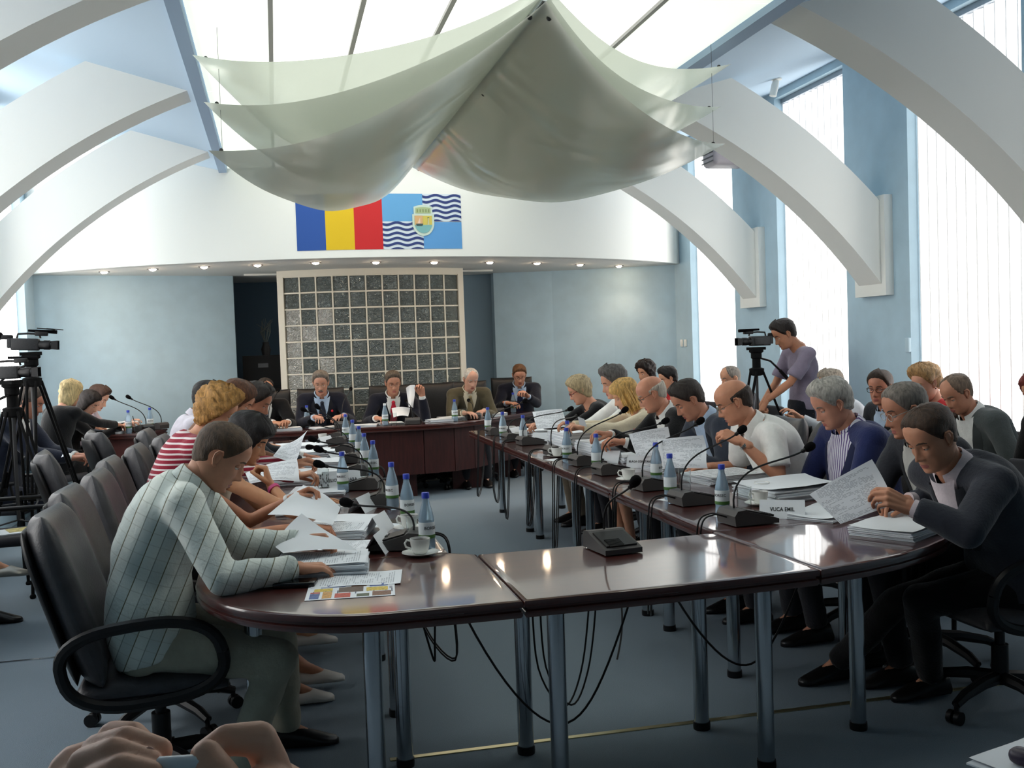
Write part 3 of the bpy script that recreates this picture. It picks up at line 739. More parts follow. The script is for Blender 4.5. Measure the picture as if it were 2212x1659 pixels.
for x, y, w, pr in ((p.x, p.y, 'with dark printed pattern, before the woman with pink bracelet', True), (0.50, 3.99, 'behind the nearest bottle on the left', False), (0.50, 5.10, 'beside the third bottle of the left wing', False), (1.98, 4.15, 'beside the nearest bottle on the right wing', False), (1.99, 4.85, 'beside the second bottle on the right wing', False), (1.14, 10.45, 'beside the white-capped bottle on the head table', False), (1.90, 10.6, 'before the man in olive jacket', False), (0.50, 6.2, 'far along the left wing', False)):
    glass(x, y, w, pr)
glass(-1.38, 10.78, 'at the corner of the side table', False, SZ)
for i, (x, y, w, rz) in enumerate(((0.52, 3.93, 'under the nearest bottle', .3), (1.86, 4.69, 'under the second bottle of the right wing', .5), (1.90, 4.18, 'under the nearest right bottle', .2), (0.44, 4.55, 'by the second cup on the left wing', .9), (1.79, 6.62, 'by a cup on the right wing', .4), (0.52, 6.32, 'under a bottle far on the left wing', .1))):
    o = link('napkin', MB().box((0, 0, 0.0004), (0.11, 0.11, 0.0006)).mesh('napkin', M_paper, smooth=False), None, (x, y, TZ+0.0001), (0, 0, rz)); tag(o, 'white paper napkin %s' % w, 'napkin', 'napkins on the tables')
# microphones
M_mic = mat('mic_unit_grey', (72, 69, 68), 0.5); M_micd = mat('mic_unit_black', (22, 20, 21), 0.4)
M_foam = mat('black_foam', (15, 14, 16), 0.95, bump=0.6, bscale=600, spec=0.1); M_red = emis('red_ring', (1, 0.02, 0.05), 3.0, (200, 10, 30))
def microphone(x, y, rz, head, where, neck=True, cable=None, red=False, tz=TZ):
    """unit faces local +x (the speaker); head is a world point"""
    t = thing('microphone_unit', 'black gooseneck conference microphone %s' % where if neck else 'flat black conference microphone base %s' % where, 'microphone', (x, y, tz+0.0005), rz, 'conference microphones')
    w = 0.075
    prof = [(-0.095, 0.004), (-0.10, 0.045), (-0.085, 0.066), (-0.045, 0.070), (-0.03, 0.060), (0.085, 0.030), (0.11, 0.022), (0.11, 0.004)]
    b = MB(); n = len(prof)
    b.add([(px, -w, pz) for px, pz in prof]+[(px, w, pz) for px, pz in prof], [tuple(range(n-1, -1, -1)), tuple(range(n, 2*n))]+[(i, (i+1) % n, n+(i+1) % n, n+i) for i in range(n)])
    b.build('base', M_mic, t, smooth=25)
    q = MB(); sl = math.atan2(0.030, 0.115)
    q.box((0.032, 0, 0.0475), (0.125, 0.125, 0.006), Matrix.Rotation(sl, 3, 'Y')); q.build('control_panel', M_micd, t, smooth=False)
    g = MB()
    for k in range(7): g.box((0.045+0.009*k, -0.02, 0.0485-0.0024*k-0.0), (0.004, 0.06, 0.004), Matrix.Rotation(sl, 3, 'Y'))
    g.build('speaker_grille', M_black, t, smooth=False)['kind'] = 'stuff'
    if neck:
        T = (Matrix.Translation((x, y, tz)) @ Matrix.Rotation(rz, 4, 'Z')).inverted()
        h = T @ Vector(head); p0 = Vector((-0.06, 0.0, 0.066)); L_ = (h-p0).length
        c1 = p0+Vector((-0.02, 0, 0.45*L_)); c2 = h-(h-p0).normalized()*0.35*L_+Vector((0, 0, 0.03*L_))
        pts = [p0*(1-s)**3+c1*3*s*(1-s)**2+c2*3*s*s*(1-s)+h*s**3 for s in [i/16 for i in range(17)]]
        MB().tube(pts, 0.0042, 8).build('gooseneck', M_black, t)
        d = (h-pts[-2]).normalized(); R = d.to_track_quat('Z', 'Y').to_matrix()
        MB().lathe([(0.0, -0.014), (0.008, -0.012), (0.0165, 0.002), (0.020, 0.022), (0.018, 0.038), (0.010, 0.047), (0.0, 0.049)], h, 14, rot=R).build('windscreen', M_foam, t)
        MB().lathe([(0.006, -0.03), (0.009, -0.026), (0.009, -0.012), (0.006, -0.01)], h, 12, rot=R).build('collar', M_red if red else M_black, t)
    if cable:
        T = (Matrix.Translation((x, y, tz)) @ Matrix.Rotation(rz, 4, 'Z')).inverted()
        for side in (-0.015, 0.015):
            pts = [T @ Vector(c) + Vector((0, side, 0)) for c in cable]
            sm = []
            for i in range(len(pts)-1):
                for s in range(6):
                    u = s/6; pm = pts[max(i-1, 0)]; p1 = pts[i]; p2 = pts[i+1]; p3 = pts[min(i+2, len(pts)-1)]
                    sm.append(0.5*((2*p1)+(p2-pm)*u+(2*pm-5*p1+4*p2-p3)*u*u+(3*p1-pm-3*p2+p3)*u**3))
            sm.append(pts[-1]); MB().tube(sm, 0.0038, 6).build('cable', M_black, t)
    return t
MR = [(1610,1115,1742,970),(1490,1075,1597,933),(1400,1045,1507,914),(1315,1013,1432,912),(1250,995,1345,889),(1185,975,1246,896),(1140,952,1228,885),(1105,945,1191,900),(1065,932,1130,868)]
nth = ['first', 'second', 'third', 'fourth', 'fifth', 'sixth', 'seventh', 'eighth', 'ninth']
for i, (bx, by, hx, hy) in enumerate(MR):
    p = onz(bx, by, TZ+0.03); x, y = 1.90 if i < 7 else 1.86, p.y
    h = ony(hx, hy, y+0.10)
    if h.x < x+0.2: h = onx(hx, hy, x+0.26)
    cab = [(x-0.10, y, TZ+0.035), (x-0.16, y-0.01, TZ+0.05), (RX0-0.02, y-0.03, TZ+0.012), (RX0-0.028, y-0.03, 0.55), (RX0-0.03, y-0.05+0.05*(i % 3), 0.22+0.05*(i % 4)), (RX0+0.05, y+0.22, 0.16+0.08*(i % 3)), (RX0+0.12, y+0.38, 0.66)]
    microphone(x, y, 0.10, h, '%s along the right wing counted from the camera' % nth[i], cable=cab)
ML = [(852,1168,758,1099),(800,1080,697,1005),(775,1045,695,973),(768,1015,681,951),(750,990,675,966),(742,970,677,915),(735,952,689,882),(728,943,660,887)]
for i, (bx, by, hx, hy) in enumerate(ML):
    p = onz(bx, by, TZ+0.03); x, y = 0.44, p.y
    h = ony(hx, hy, y-0.02) if i else ony(hx, hy, y+0.12)
    if h.z < TZ+0.12: h.z = TZ+0.16+0.01*i
    if i == 0: h.z = max(h.z, TZ+0.17)
    cab = [(x+0.10, y, TZ+0.035), (x+0.13, y-0.01, TZ+0.05), (LX1+0.02, y-0.03, TZ+0.012), (LX1+0.028, y-0.03, 0.55), (LX1+0.03, y-0.05+0.05*(i % 3), 0.30+0.06*(i % 4)), (LX1-0.05, y+0.22, 0.36+0.08*(i % 3)), (LX1-0.12, y+0.38, 0.66)]
    microphone(x, y, PI-0.25, h, '%s along the left wing counted from the camera%s' % (nth[i], ', red ring lit' if i == 4 else ''), cable=cab, red=(i == 4))
p = onz(1317, 1180, TZ)
microphone(1.20, 3.66, -PI/2+0.12, ony(1367, 1046, 3.50), 'alone on the near middle unit, drooping over it', cable=[(1.2, 3.76, 0.79), (1.19, 3.80, 0.79), (1.18, 3.83, 0.74), (1.17, 3.83, 0.5), (1.12, 3.8, 0.25), (1.02, 3.7, 0.16), (0.9, 3.6, 0.35), (0.86, 3.5, 0.69)])
for x, y, hx, hy, hY, w in ((-0.10, 10.52, 600, 845, 10.9, 'left end of the head table'), (0.62, 10.45, 757, 842, 10.9, 'before the man with moustache'), (1.33, 10.45, 878, 868, 10.75, 'before the man with red tie'), (2.02, 10.75, 1013, 866, 11.0, 'before the man in olive jacket'), (2.40, 11.3, 1131, 868, 11.35, 'at the angled end of the head table')):
    microphone(x, y, PI/2-0.1, ony(hx, hy, hY), w)
microphone(-1.37, 10.98, 2.6, ony(245, 861, 10.9), 'on the side table, leaning left', tz=SZ)
microphone(-1.24, 11.16, 2.6, ony(281, 860, 11.1), 'on the side table, behind the other one', tz=SZ)
# hanging cables under the near table
def hang(a, b_, drop, label):
    a = Vector(a); b_ = Vector(b_); pts = [a.lerp(b_, s)-Vector((0, 0, drop*4*s*(1-s)))+Vector((0.03*math.sin(5*s), 0.0, 0)) for s in [i/24 for i in range(25)]]
    o = MB().tube(pts, 0.0045, 6).build('cable', M_black); tag(o, label, 'cable', 'black cables hanging under the tables')
hang(onx(1005, 1330, .62), (1.33, 3.62, 0.694), 0.50, 'long black cable sagging under the near middle table between chrome legs')
hang((1.36, 3.60, 0.694), (2.02, 3.60, 0.694), 0.42, 'long black cable sagging under the right corner table')
hang((0.47, 4.05, 0.694), (0.63, 4.05, 0.694), 0.42, 'black cable loop under the left corner table, longest of the three')
hang((0.42, 4.2, 0.694), (0.55, 4.15, 0.694), 0.30, 'black cable loop under the left corner table, middle one')
hang((0.35, 4.4, 0.694), (0.42, 4.4, 0.694), 0.12, 'black cable loop under the left corner table, shortest one')
hang((1.52, 4.6, 0.02), (1.66, 5.0, 0.694), 0.05, 'black cable dropping to the floor inside the ring')
# name plates
def plate(x, y, rz, text, where, w=0.19, h=0.075):
    t = thing('name_plate', 'folded white card name plate %s' % where, 'name plate', (x, y, TZ+0.0006), rz, 'folded name plates')
    d = 0.045; vs = [(-w/2, -d, 0), (w/2, -d, 0), (w/2, 0, h), (-w/2, 0, h), (-w/2, d, 0), (w/2, d, 0)]
    MB().add(vs, [(0, 1, 2, 3), (3, 2, 5, 4)]).build('card', M_paper, t, smooth=False)
    if text:
        o = link('lettering', text_me(text, 0.025 if len(text) < 12 else (0.027 if w > .2 else 0.020), M_ink), t); o.scale = (0.82, 1, 1); a = math.atan2(h, d)
        o.location = (0, -d*0.5-0.0012, h*0.5); o.rotation_euler = (a, 0, 0)
    return t
plate(2.10, 4.03, -0.50, 'VUCA EMIL', 'nearest on the right wing, behind the first microphone')
plate(2.17, 5.95, -0.6, 'BLAGA CONSTANTIN', 'on the right wing before the man in grey suit')
plate(2.06, 6.32, -0.7, '', 'on the right wing beside the fourth bottle')
plate(2.05, 7.85, -0.5, '', 'far along the right wing before white folders')
plate(1.95, 8.5, 0.9, '', 'tilted, near the far end of the right wing')
p = onz(755, 1090, TZ); plate(0.33, 5.88, 0.06, 'VELICU BARBARA', 'facing the camera behind a water bottle', 0.215, 0.10)
plate(0.38, 5.02, 1.15, '', 'second on the left wing, side-on')
plate(0.36, 4.00, 1.25, '', 'nearest on the left wing, side-on')
plate(0.40, 4.42, 1.2, '', 'beside the second bottle of the left wing, side-on')
plate(0.38, 7.2, 0.9, '', 'in the middle of the left wing')
plate(0.36, 8.6, 1.0, '', 'far along the left wing')
# papers: left wing
paper(0.13, 3.72, 0.24, 0.32, 1.45, 12, 'thick stack of papers under the plaid-shirt man\'s hands', seed=1)
paper(0.24, 3.52, 0.21, 0.297, 1.42, 1, 'printed sheet lying beside the colour leaflet at the near corner', seed=2)
paper(0.30, 4.12, 0.21, 0.297, 1.2, 1, 'printed sheet between the near name plate and microphone', seed=3)
paper(0.20, 4.40, 0.24, 0.30, 1.35, 10, 'stack of printed papers before the woman in white top', seed=4)
paper(0.30, 4.75, 0.21, 0.29, 1.2, 3, 'few white sheets beside the second microphone', False, seed=5)
paper(0.12, 5.1, 0.21, 0.297, 1.5, 4, 'papers under the elbow of the black-haired woman', seed=6)
paper(0.20, 5.75, 0.3, 0.3, 1.4, 5, 'white papers under the glass on the left wing', False, seed=7)
paper(0.18, 6.25, 0.32, 0.42, 1.45, 18, 'tall white document pile before the curly blonde woman', False, seed=8)
paper(0.16, 7.0, 0.32, 0.5, 1.5, 14, 'white document pile in the middle of the left wing', False, seed=9)
paper(0.15, 7.8, 0.32, 0.5, 1.5, 12, 'white document pile far along the left wing', False, seed=10)
paper(0.15, 8.5, 0.32, 0.4, 1.5, 8, 'white document pile at the far end of the left wing', False, seed=11)
# papers: right wing
paper(2.36, 3.55, 0.26, 0.36, -1.05, 9, 'thick stack of papers before the man in dark suit', False, seed=12, curl=0.01)
paper(2.28, 3.98, 0.21, 0.30, -1.0, 3, 'white sheets spread beside the nearest right name plate', False, seed=13, curl=0.02)
paper(2.42, 4.55, 0.34, 0.44, -1.4, 16, 'large white folder pile before the man in navy blazer', False, seed=14, curl=0.02)
paper(2.36, 5.20, 0.30, 0.36, -1.4, 12, 'stack of papers before the bald man in white shirt', seed=15)
paper(2.3, 5.75, 0.26, 0.32, -1.4, 8, 'papers before the man in grey suit', seed=16)
paper(2.30, 6.35, 0.30, 0.36, -1.5, 10, 'papers before the bald man in black jacket', False, seed=17)
paper(2.30, 6.95, 0.34, 0.42, -1.5, 22, 'grey-edged document pile before the woman in cream cardigan', False, seed=18)
paper(2.30, 7.55, 0.40, 0.50, -1.5, 30, 'big white folder pile in the middle of the right wing', False, seed=19)
paper(2.28, 8.15, 0.40, 0.40, -1.5, 8, 'white folders far along the right wing', False, seed=20)
paper(2.15, 8.85, 0.32, 0.3, -1.4, 4, 'white sheets at the far end of the right wing', False, seed=21)
# head table and side table papers
for i, (x, y, n, l, rz) in enumerate(((0.08, 10.6, 5, 'under the left-end microphone', .1), (0.45, 10.55, 2, 'before the man with moustache', .3), (0.85, 10.55, 3, 'between the two middle men', -.2), (1.12, 10.62, 4, 'under the hand of the man with red tie', .1), (1.62, 10.6, 8, 'grey bundle right of the red-tie man', .2), (1.78, 10.75, 9, 'bundle before the man in olive jacket', .1), (2.3, 11.05, 8, 'bundle on the angled end of the head table', .8))):
    paper(x, y, 0.26, 0.22, rz, n, 'papers on the head table, %s' % l, False, seed=30+i)
paper(-1.66, 10.88, 0.22, 0.3, 1.2, 6, 'open papers on the side table before the blonde woman', False, z=SZ, seed=41, curl=.03)
paper(-1.52, 11.16, 0.20, 0.20, 0.2, 26, 'tall document bundle on the side table', False, z=SZ, seed=42)
paper(-1.70, 11.20, 0.2, 0.22, 0.2, 20, 'second document bundle at the back of the side table', False, z=SZ, seed=43)
bx = thing('file_box', 'flat black file box topped with papers on the side table edge', 'box', (-1.28, 10.80, SZ+0.001), 0.3)
MB().rbox((0, 0, 0.03), (0.10, 0.14, 0.06), 0.004).build('case', M_black, bx)
# leaflet with colour pictures
lf = thing('leaflet', 'glossy colour leaflet with photo blocks at the near table edge', 'leaflet', (0.205, 3.36, TZ+0.0006), 1.47)
MB().box((0, 0, 0.0005), (0.20, 0.285, 0.001)).build('sheet', M_paper, lf, smooth=False)
rn = random.Random(5); pal = [(122, 82, 60), (60, 92, 150), (214, 186, 60), (190, 60, 40), (84, 64, 52), (206, 152, 70), (70, 88, 66), (160, 160, 170)]
cells = [(-.088, -.13, -.03, -.07, 0), (-.088, -.06, -.05, -.02, 6), (-.02, -.12, .03, -.05, 2), (-.02, -.04, .05, .04, 4), (.04, -.12, .088, -.06, 1), (-.088, 0, -.03, .05, 3), (-.088, .06, 0, .09, 5), (.05, -.05, .088, 0, 0), (.055, .02, .088, .10, 1), (.005, .06, .045, .12, 2), (-.088, .10, -.02, .13, 1), (-.015, .10, .0, .13, 3), (.0, -.135, .03, -.125, 7)]
for a, b_, c, d, k in cells:
    MB().b2(a, c, b_, d, 0.001, 0.0014).build('picture_block', mat('print_%d' % k, pal[k], 0.4, noise_=0.4, nscale=120), lf, smooth=False)
for k in range(14):
    yy = -.135+.0195*k
    MB().b2(-0.045+0.02*(k % 3), 0.0+0.01*(k % 4), yy, yy+0.004, 0.001, 0.0013).build('text_line', mat('print_text', (90, 100, 120), 0.5), lf, smooth=False)
wl_ = thing('wallet_phone', 'black phone lying under the plaid-shirt man\'s wrist', 'phone', (0.03, 3.50, TZ+0.0006), 1.35)
MB().rbox((0, 0, 0.009), (0.075, 0.14, 0.018), 0.006).build('body', mat('gloss_black', (20, 20, 22), 0.15), wl_)
MB().box((0, 0, 0.0185), (0.06, 0.10, 0.001)).build('screen', mat('dark_screen', (10, 10, 12), 0.05), wl_, smooth=False)
# press table: paper, keys, phone
paper(1.40, 1.45, 0.30, 0.42, 0.32, 2, 'white paper at bottom right under the keys', False, seed=50, group=None)
kr = thing('key_ring', 'steel key ring with dark fob at the bottom right corner', 'keys', (1.315, 1.55, TZ+0.012), 0.4)
ringm = MB(); ringm.tube([(0.014*math.cos(a*PI/10), 0.014*math.sin(a*PI/10), 0.004) for a in range(21)], 0.0016, 6); ringm.build('ring', M_chrome, kr)
MB().rbox((-0.035, -0.005, 0.006), (0.045, 0.024, 0.012), 0.005).build('fob', mat('purple_black', (38, 26, 48), 0.4), kr)
for a in (0.3, 1.1): MB().box((0.03*math.cos(a)+0.012, 0.03*math.sin(a), 0.003), (0.045, 0.01, 0.002), Matrix.Rotation(a, 3, 'Z')).build('key', M_chrome, kr, smooth=False)
bg = thing('camera_case', 'small dark purple case beside the keys at bottom right', 'case', (1.262, 1.545, TZ+0.012), 0.3)
MB().rbox((0, 0, 0.014), (0.035, 0.05, 0.028), 0.012).build('body', mat('purple_black', (38, 26, 48), 0.4), bg)
# ------------------------------------------------------------------ figure builder
UP = Vector((0, 0, 1))
def remesh(m, voxel, smooth_it=4, fac=0.5):
    me = bpy.data.meshes.new('tmp'); me.from_pydata(m.v, [], m.f); o = bpy.data.objects.new('tmp', me); COL.objects.link(o)
    r = o.modifiers.new('r', 'REMESH'); r.mode = 'VOXEL'; r.voxel_size = voxel; r.adaptivity = 0
    if smooth_it:
        s = o.modifiers.new('s', 'SMOOTH'); s.factor = fac; s.iterations = smooth_it
    ev = o.evaluated_get(bpy.context.evaluated_depsgraph_get()); e = ev.to_mesh()
    n = len(e.vertices); co = np.empty(n*3); e.vertices.foreach_get('co', co); co = co.reshape(-1, 3)
    fs = [tuple(p.vertices) for p in e.polygons]
    ev.to_mesh_clear(); bpy.data.objects.remove(o); bpy.data.meshes.remove(me)
    return co, fs
def vnormals(co, fs):
    f = np.array([q[:3] for q in fs]); n = np.zeros_like(co)
    fn = np.cross(co[f[:, 1]]-co[f[:, 0]], co[f[:, 2]]-co[f[:, 0]])
    for k in range(3): np.add.at(n, f[:, k], fn)
    return n/np.maximum(np.linalg.norm(n, axis=1, keepdims=True), 1e-9)
def wrinkle(co, fs, amp, seed, freq=26.0):
    rs = np.random.RandomState(seed); n = vnormals(co, fs); d = np.zeros(len(co))
    for k in range(5):
        v = rs.normal(size=3); v /= np.linalg.norm(v); w = rs.normal(size=3)
        d += np.sin(co@v*freq*(0.7+0.35*k)+1.6*np.sin(co@w*9+k)+rs.rand()*6)/(1+0.5*k)
    return co+n*(d*amp*0.5)[:, None]
def cap(m, a, b, r0, r1, n=12, flat=False):
    """tapered limb with rounded ends"""
    a = Vector(a); b = Vector(b); L = (b-a).length
    if L < 1e-5: m.ball(a, r0, n, 8); return
    d = (b-a)/L; R = d.to_track_quat('Z', 'Y').to_matrix(); prof = []
    for i in range(5): t = -PI/2+PI/2*i/4; prof.append((max(1e-6, r0*math.cos(t)), r0*math.sin(t)))
    for i in range(1, 4): prof.append((r0+(r1-r0)*i/4, L*i/4))
    if flat: prof += [(r1, L), (1e-6, L)]
    else:
        for i in range(5): t = PI/2*i/4; prof.append((max(1e-6, r1*math.cos(t)), L+r1*math.sin(t)))
    m.lathe(prof, a, n, rot=R)
def chain(m, pts, rs, n=10, flat=False):
    for i in range(len(pts)-1): cap(m, pts[i], pts[i+1], rs[i], rs[i+1], n, flat and i == len(pts)-2)
# --- hands (right hand: x along the fingers, z back of hand, thumb at +y)
HPOSE = {'relax': ((22, 34, 22), (0.62, 0.72, -0.30), (12, 14)), 'hold': ((48, 48, 24), (0.80, 0.40, -0.45), (10, 16)), 'flat': ((6, 12, 8), (0.70, 0.70, -0.10), (5, 8)), 'write': ((55, 62, 30), (0.82, 0.30, -0.48), (14, 20)), 'grip': ((68, 74, 40), (0.70, 0.35, -0.62), (18, 26))}
def hand_mesh(pose, voxel):
    ang, td, ta = HPOSE[pose]; m = MB()
    base = [(0.094, 0.027, 0.0), (0.099, 0.006, 0.003), (0.094, -0.015, 0.001), (0.084, -0.033, -0.004)]
    ln = [(0.042, 0.026, 0.021), (0.047, 0.030, 0.022), (0.043, 0.028, 0.021), (0.033, 0.021, 0.019)]
    for i, (b, l) in enumerate(zip(base, ln)):
        p = Vector(b); pts = [p]; a = 0; sp = (1.5-i)*0.05
        for j in range(3):
            a += math.radians(ang[j]*(0.85+0.1*i))
            p = p+Vector((math.cos(a)*math.cos(sp), math.cos(a)*math.sin(sp), -math.sin(a)))*l[j]; pts.append(p)
        s = (1.0, 1.04, 0.98, 0.86)[i]
        chain(m, pts, [0.0098*s, 0.0090*s, 0.0082*s, 0.0070*s], 10)
        cap(m, (0.004, b[1]*0.55, 0), b, 0.0175, 0.0118*s, 10)
    t = Vector(td).normalized(); p = Vector((0.022, 0.020, -0.010)); pts = [p]
    ax = Vector((0, 0, 1)).cross(t)
    for j, l in enumerate((0.044, 0.034, 0.027)):
        p = p+t*l; pts.append(p)
        if j < 2: t = (Matrix.Rotation(-math.radians(ta[j]), 3, 'Z') @ t)
    chain(m, pts, [0.0165, 0.0125, 0.0105, 0.0085], 10)
    cap(m, (0.02, 0.014, -0.006), (0.07, 0.022, -0.006), 0.017, 0.012); cap(m, (0.012, -0.018, -0.006), (0.07, -0.028, -0.004), 0.016, 0.012)
    cap(m, (-0.05, 0, 0), (0.012, 0, 0), 0.0235, 0.0235)
    return remesh(m, voxel, 3)
HCACHE = {}
def hand(pose, voxel, left):
    k = (pose, voxel)
    if k not in HCACHE: HCACHE[k] = hand_mesh(pose, voxel)
    co, fs = HCACHE[k]
    if left: return co*np.array([1, -1, 1]), [tuple(reversed(f)) for f in fs]
    return co, fs
# --- head
_z = np.array([-.122, -.114, -.102, -.086, -.07, -.05, -.03, -.01, .01, .03, .05, .07, .09, .105, .114, .119])
_f = np.array([.030, .066, .081, .084, .085, .085, .085, .082, .084, .090, .091, .086, .072, .052, .030, .0])
_b = np.array([.010, .025, .040, .052, .064, .079, .091, .098, .102, .104, .102, .096, .081, .059, .034, .0])
_w = np.array([.020, .036, .047, .055, .060, .064, .067, .069, .071, .0735, .0735, .071, .061, .046, .027, .0])
def head_grid(nu, nv, shape=(1, 1)):
    s = np.linspace(0, 1, nv); th = -np.pi/2+np.pi*s
    z = -0.0015+0.1205*np.sin(th*0.98+0.0); z = np.clip(z, -.122, .119)
    z[0] = -.122; z[-1] = .119
    k = np.array([1, 2, 1])/4
    def ip(y):
        q = np.interp(z, _z, y); q2 = np.convolve(np.pad(q, 1, 'edge'), k, 'valid'); q2[0] = q[0]; q2[-1] = q[-1]; return q2
    f, b, w = ip(_f), ip(_b), ip(_w)*shape[0]
    t = np.linspace(-np.pi, np.pi, nu, endpoint=False); a = t-0.42*np.sin(t)
    A, Z = np.meshgrid(a, z); F = f[:, None]; B = b[:, None]; Wd = w[:, None]
    ca, sa = np.cos(A), np.sin(A)
    x = np.where(ca > 0, F*np.abs(ca)**0.88, -B*np.abs(ca)); y = Wd*np.sign(sa)*np.abs(sa)**0.90
    return A, np.stack([x, y, Z], -1)
def grid_faces(nu, nv, off=0):
    fs = []
    for j in range(nv-1):
        for i in range(nu):
            fs.append((off+j*nu+i, off+j*nu+(i+1) % nu, off+(j+1)*nu+(i+1) % nu, off+(j+1)*nu+i))
    return fs
def head_mesh(nu, nv, P):
    A, G_ = head_grid(nu, nv, (P.get('wide', 1.0), 1)); x, y, z = G_[..., 0].copy(), G_[..., 1].copy(), G_[..., 2].copy()
    g = lambda cy, cz, sy, sz: np.exp(-((y-cy)/sy)**2-((z-cz)/sz)**2)
    front = np.clip(np.cos(A), 0, 1)**0.5
    na = P.get('nose', 1.0)
    amp = np.interp(z, [-.056, -.050, -.045, -.038, -.028, -.012, .006, .022], [0, .004, .017, .026, .023, .015, .008, .001])*na
    sg = np.interp(z, [-.05, -.038, -.02, .01], [.0125, .0125, .0095, .008])
    d = amp*np.exp(-(y/sg)**2)
    for s in (-1, 1):
        d += 0.009*g(s*.0135, -.042, .006, .006)-0.012*g(s*.031, .003, .016, .0105)+0.005*g(s*.028, .021, .02, .0065)+0.004*g(s*.040, -.024, .016, .014)-0.003*g(s*.036, -.062, .012, .02)
    d += 0.005*g(0, -.0655, .019, .0045)+0.006*g(0, -.077, .017, .0045)-0.005*g(0, -.0715, .023, .0022)-0.004*g(0, -.088, .02, .005)+0.007*g(0, -.105, .017, .011)
    x = x+d*front
    if P.get('jowl'):
        y = y*(1+P['jowl']*np.exp(-((z+.085)/.03)**2))
    v = np.stack([x, y, z], -1).reshape(-1, 3); fs = grid_faces(nu, nv)
    lips = []
    for f in fs:
        c = v[list(f)].mean(0)
        lips.append(1 if (c[0] > 0.05 and abs(c[1]) < .022 and -.0815 < c[2] < -.0625 and abs(c[1]) < .022*(1-((c[2]+.072)/.013)**2)) else 0)
    fs.append(tuple(range(nu-1, -1, -1))); lips.append(0); fs.append(tuple(range((nv-1)*nu, nv*nu))); lips.append(0)
    return v, fs, lips
HLINE = {'short': ([0, 25, 45, 60, 75, 90, 110, 140, 180], [.079, .076, .062, .036, .004, -.022, -.045, -.068, -.082]),
         'receding': ([0, 20, 40, 55, 70, 85, 110, 140, 180], [.104, .102, .094, .060, .010, -.018, -.045, -.068, -.08]),
         'fringe': ([0, 60, 72, 82, 95, 110, 140, 180], [.3, .3, .05, -.005, -.02, -.045, -.068, -.08]),
         'bangs': ([0, 25, 45, 58, 70, 85, 110, 140, 180], [.040, .040, .030, -.03, -.118, -.118, -.12, -.12, -.12]),
         'bob': ([0, 25, 45, 60, 75, 90, 110, 140, 180], [.068, .064, .045, .0, -.06, -.10, -.115, -.12, -.12]),
         'puff': ([0, 25, 45, 60, 75, 90, 110, 140, 180], [.070, .066, .050, .020, -.015, -.045, -.08, -.10, -.108])}
def hair_mesh(P, seed, lod):
    st = P['hair']; kind = st[0]; t0 = st[2]; rough = st[3] if len(st) > 3 else 0.003
    nu, nv = (72, 60) if lod == 0 else (48, 40)
    A, G_ = head_grid(nu, nv, (P.get('wide', 1.0), 1)); deg = np.degrees(np.abs(A)); z = G_[..., 2]
    hl = np.interp(deg, *HLINE[kind]); m = np.clip((z-hl)/0.022, 0, 1); m = m*m*(3-2*m)
    if kind == 'fringe':
        tz = np.interp(deg, [60, 100, 180], [.035, .055, .062]); k = np.clip((tz-z)/0.025, 0, 1); m = m*k*k*(3-2*k)
    if kind in ('short', 'receding', 'fringe'): m = m*(1-np.clip(1.6*np.exp(-((deg-97)/13)**2-((z+.003)/.027)**2), 0, 1))
    c = G_.copy(); c[..., 2] *= 0.9; n = c/np.maximum(np.linalg.norm(c, axis=-1, keepdims=True), 1e-6)
    rs = np.random.RandomState(seed); d = np.zeros_like(z)
    for k in range(6):
        fr = (6+5*k); d += np.sin(A*fr+z*rs.uniform(40, 160)+rs.rand()*6+1.5*np.sin(z*70+A*3+k))/(1+0.4*k)
    t = t0*(0.65+0.35*np.clip((z+.02)/.1, 0, 1.0))
    if kind in ('bob', 'bangs'):
        r = np.linalg.norm(G_[..., :2], axis=-1); want = np.where(z < .03, (0.098 if kind == 'bob' else 0.094)*np.interp(deg, [60, 100, 180], [.86, .93, 1.12]), r+t)
        t = np.where((z < .03) & (deg > 55), np.maximum(t, np.minimum(want-r, 0.05)), t)
    t = t+d*rough*0.5
    if kind == 'short' and t0 > 0.01: t = t+0.012*np.clip(np.cos(A), 0, 1)*np.clip((z-.06)/.04, 0, 1)
    v = G_+n*(np.where(m > 0, t*m-0.004*(1-m), -0.006))[..., None]
    fs = [f for f in grid_faces(nu, nv) if max(m.reshape(-1)[list(f)]) > 0]
    if kind != 'fringe': fs.append(tuple(range((nv-1)*nu, nv*nu)))
    v = v.reshape(-1, 3)
    if P.get('long'):
        # hair falling below the jaw to the shoulders
        pass
    return v, fs
def ear(m, s, W_):
    y0 = s*0.071*W_
    pts = [Vector((0.004, y0, -0.030)), Vector((-0.004, y0+s*.004, -0.026)), Vector((-0.014, y0+s*.011, -0.008)), Vector((-0.017, y0+s*.014, 0.010)), Vector((-0.010, y0+s*.013, 0.024)), Vector((0.002, y0+s*.008, 0.026)), Vector((0.009, y0+s*.003, 0.014))]
    m.tube(pts, [0.0055, 0.0060, 0.0045, 0.0042, 0.0042, 0.0042, 0.004], 7)
    m.ball((-0.004, y0+s*.004, 0.0), (0.013, 0.0055, 0.026), 10, 8)
def ik(a, t, l1, l2, pole):
    a = Vector(a); t = Vector(t); d = t-a; L = d.length; mx = (l1+l2)*0.985
    if L > mx: t = a+d*(mx/L); d = t-a; L = mx
    L = max(L, abs(l1-l2)+0.02); u = d.normalized()
    ca = (l1*l1+L*L-l2*l2)/(2*l1*L); ca = max(-1, min(1, ca)); h = l1*math.sqrt(max(0, 1-ca*ca))
    p = Vector(pole); p = (p-u*p.dot(u)).normalized()
    return a+u*(l1*ca)+p*h, t
SKIN = {}
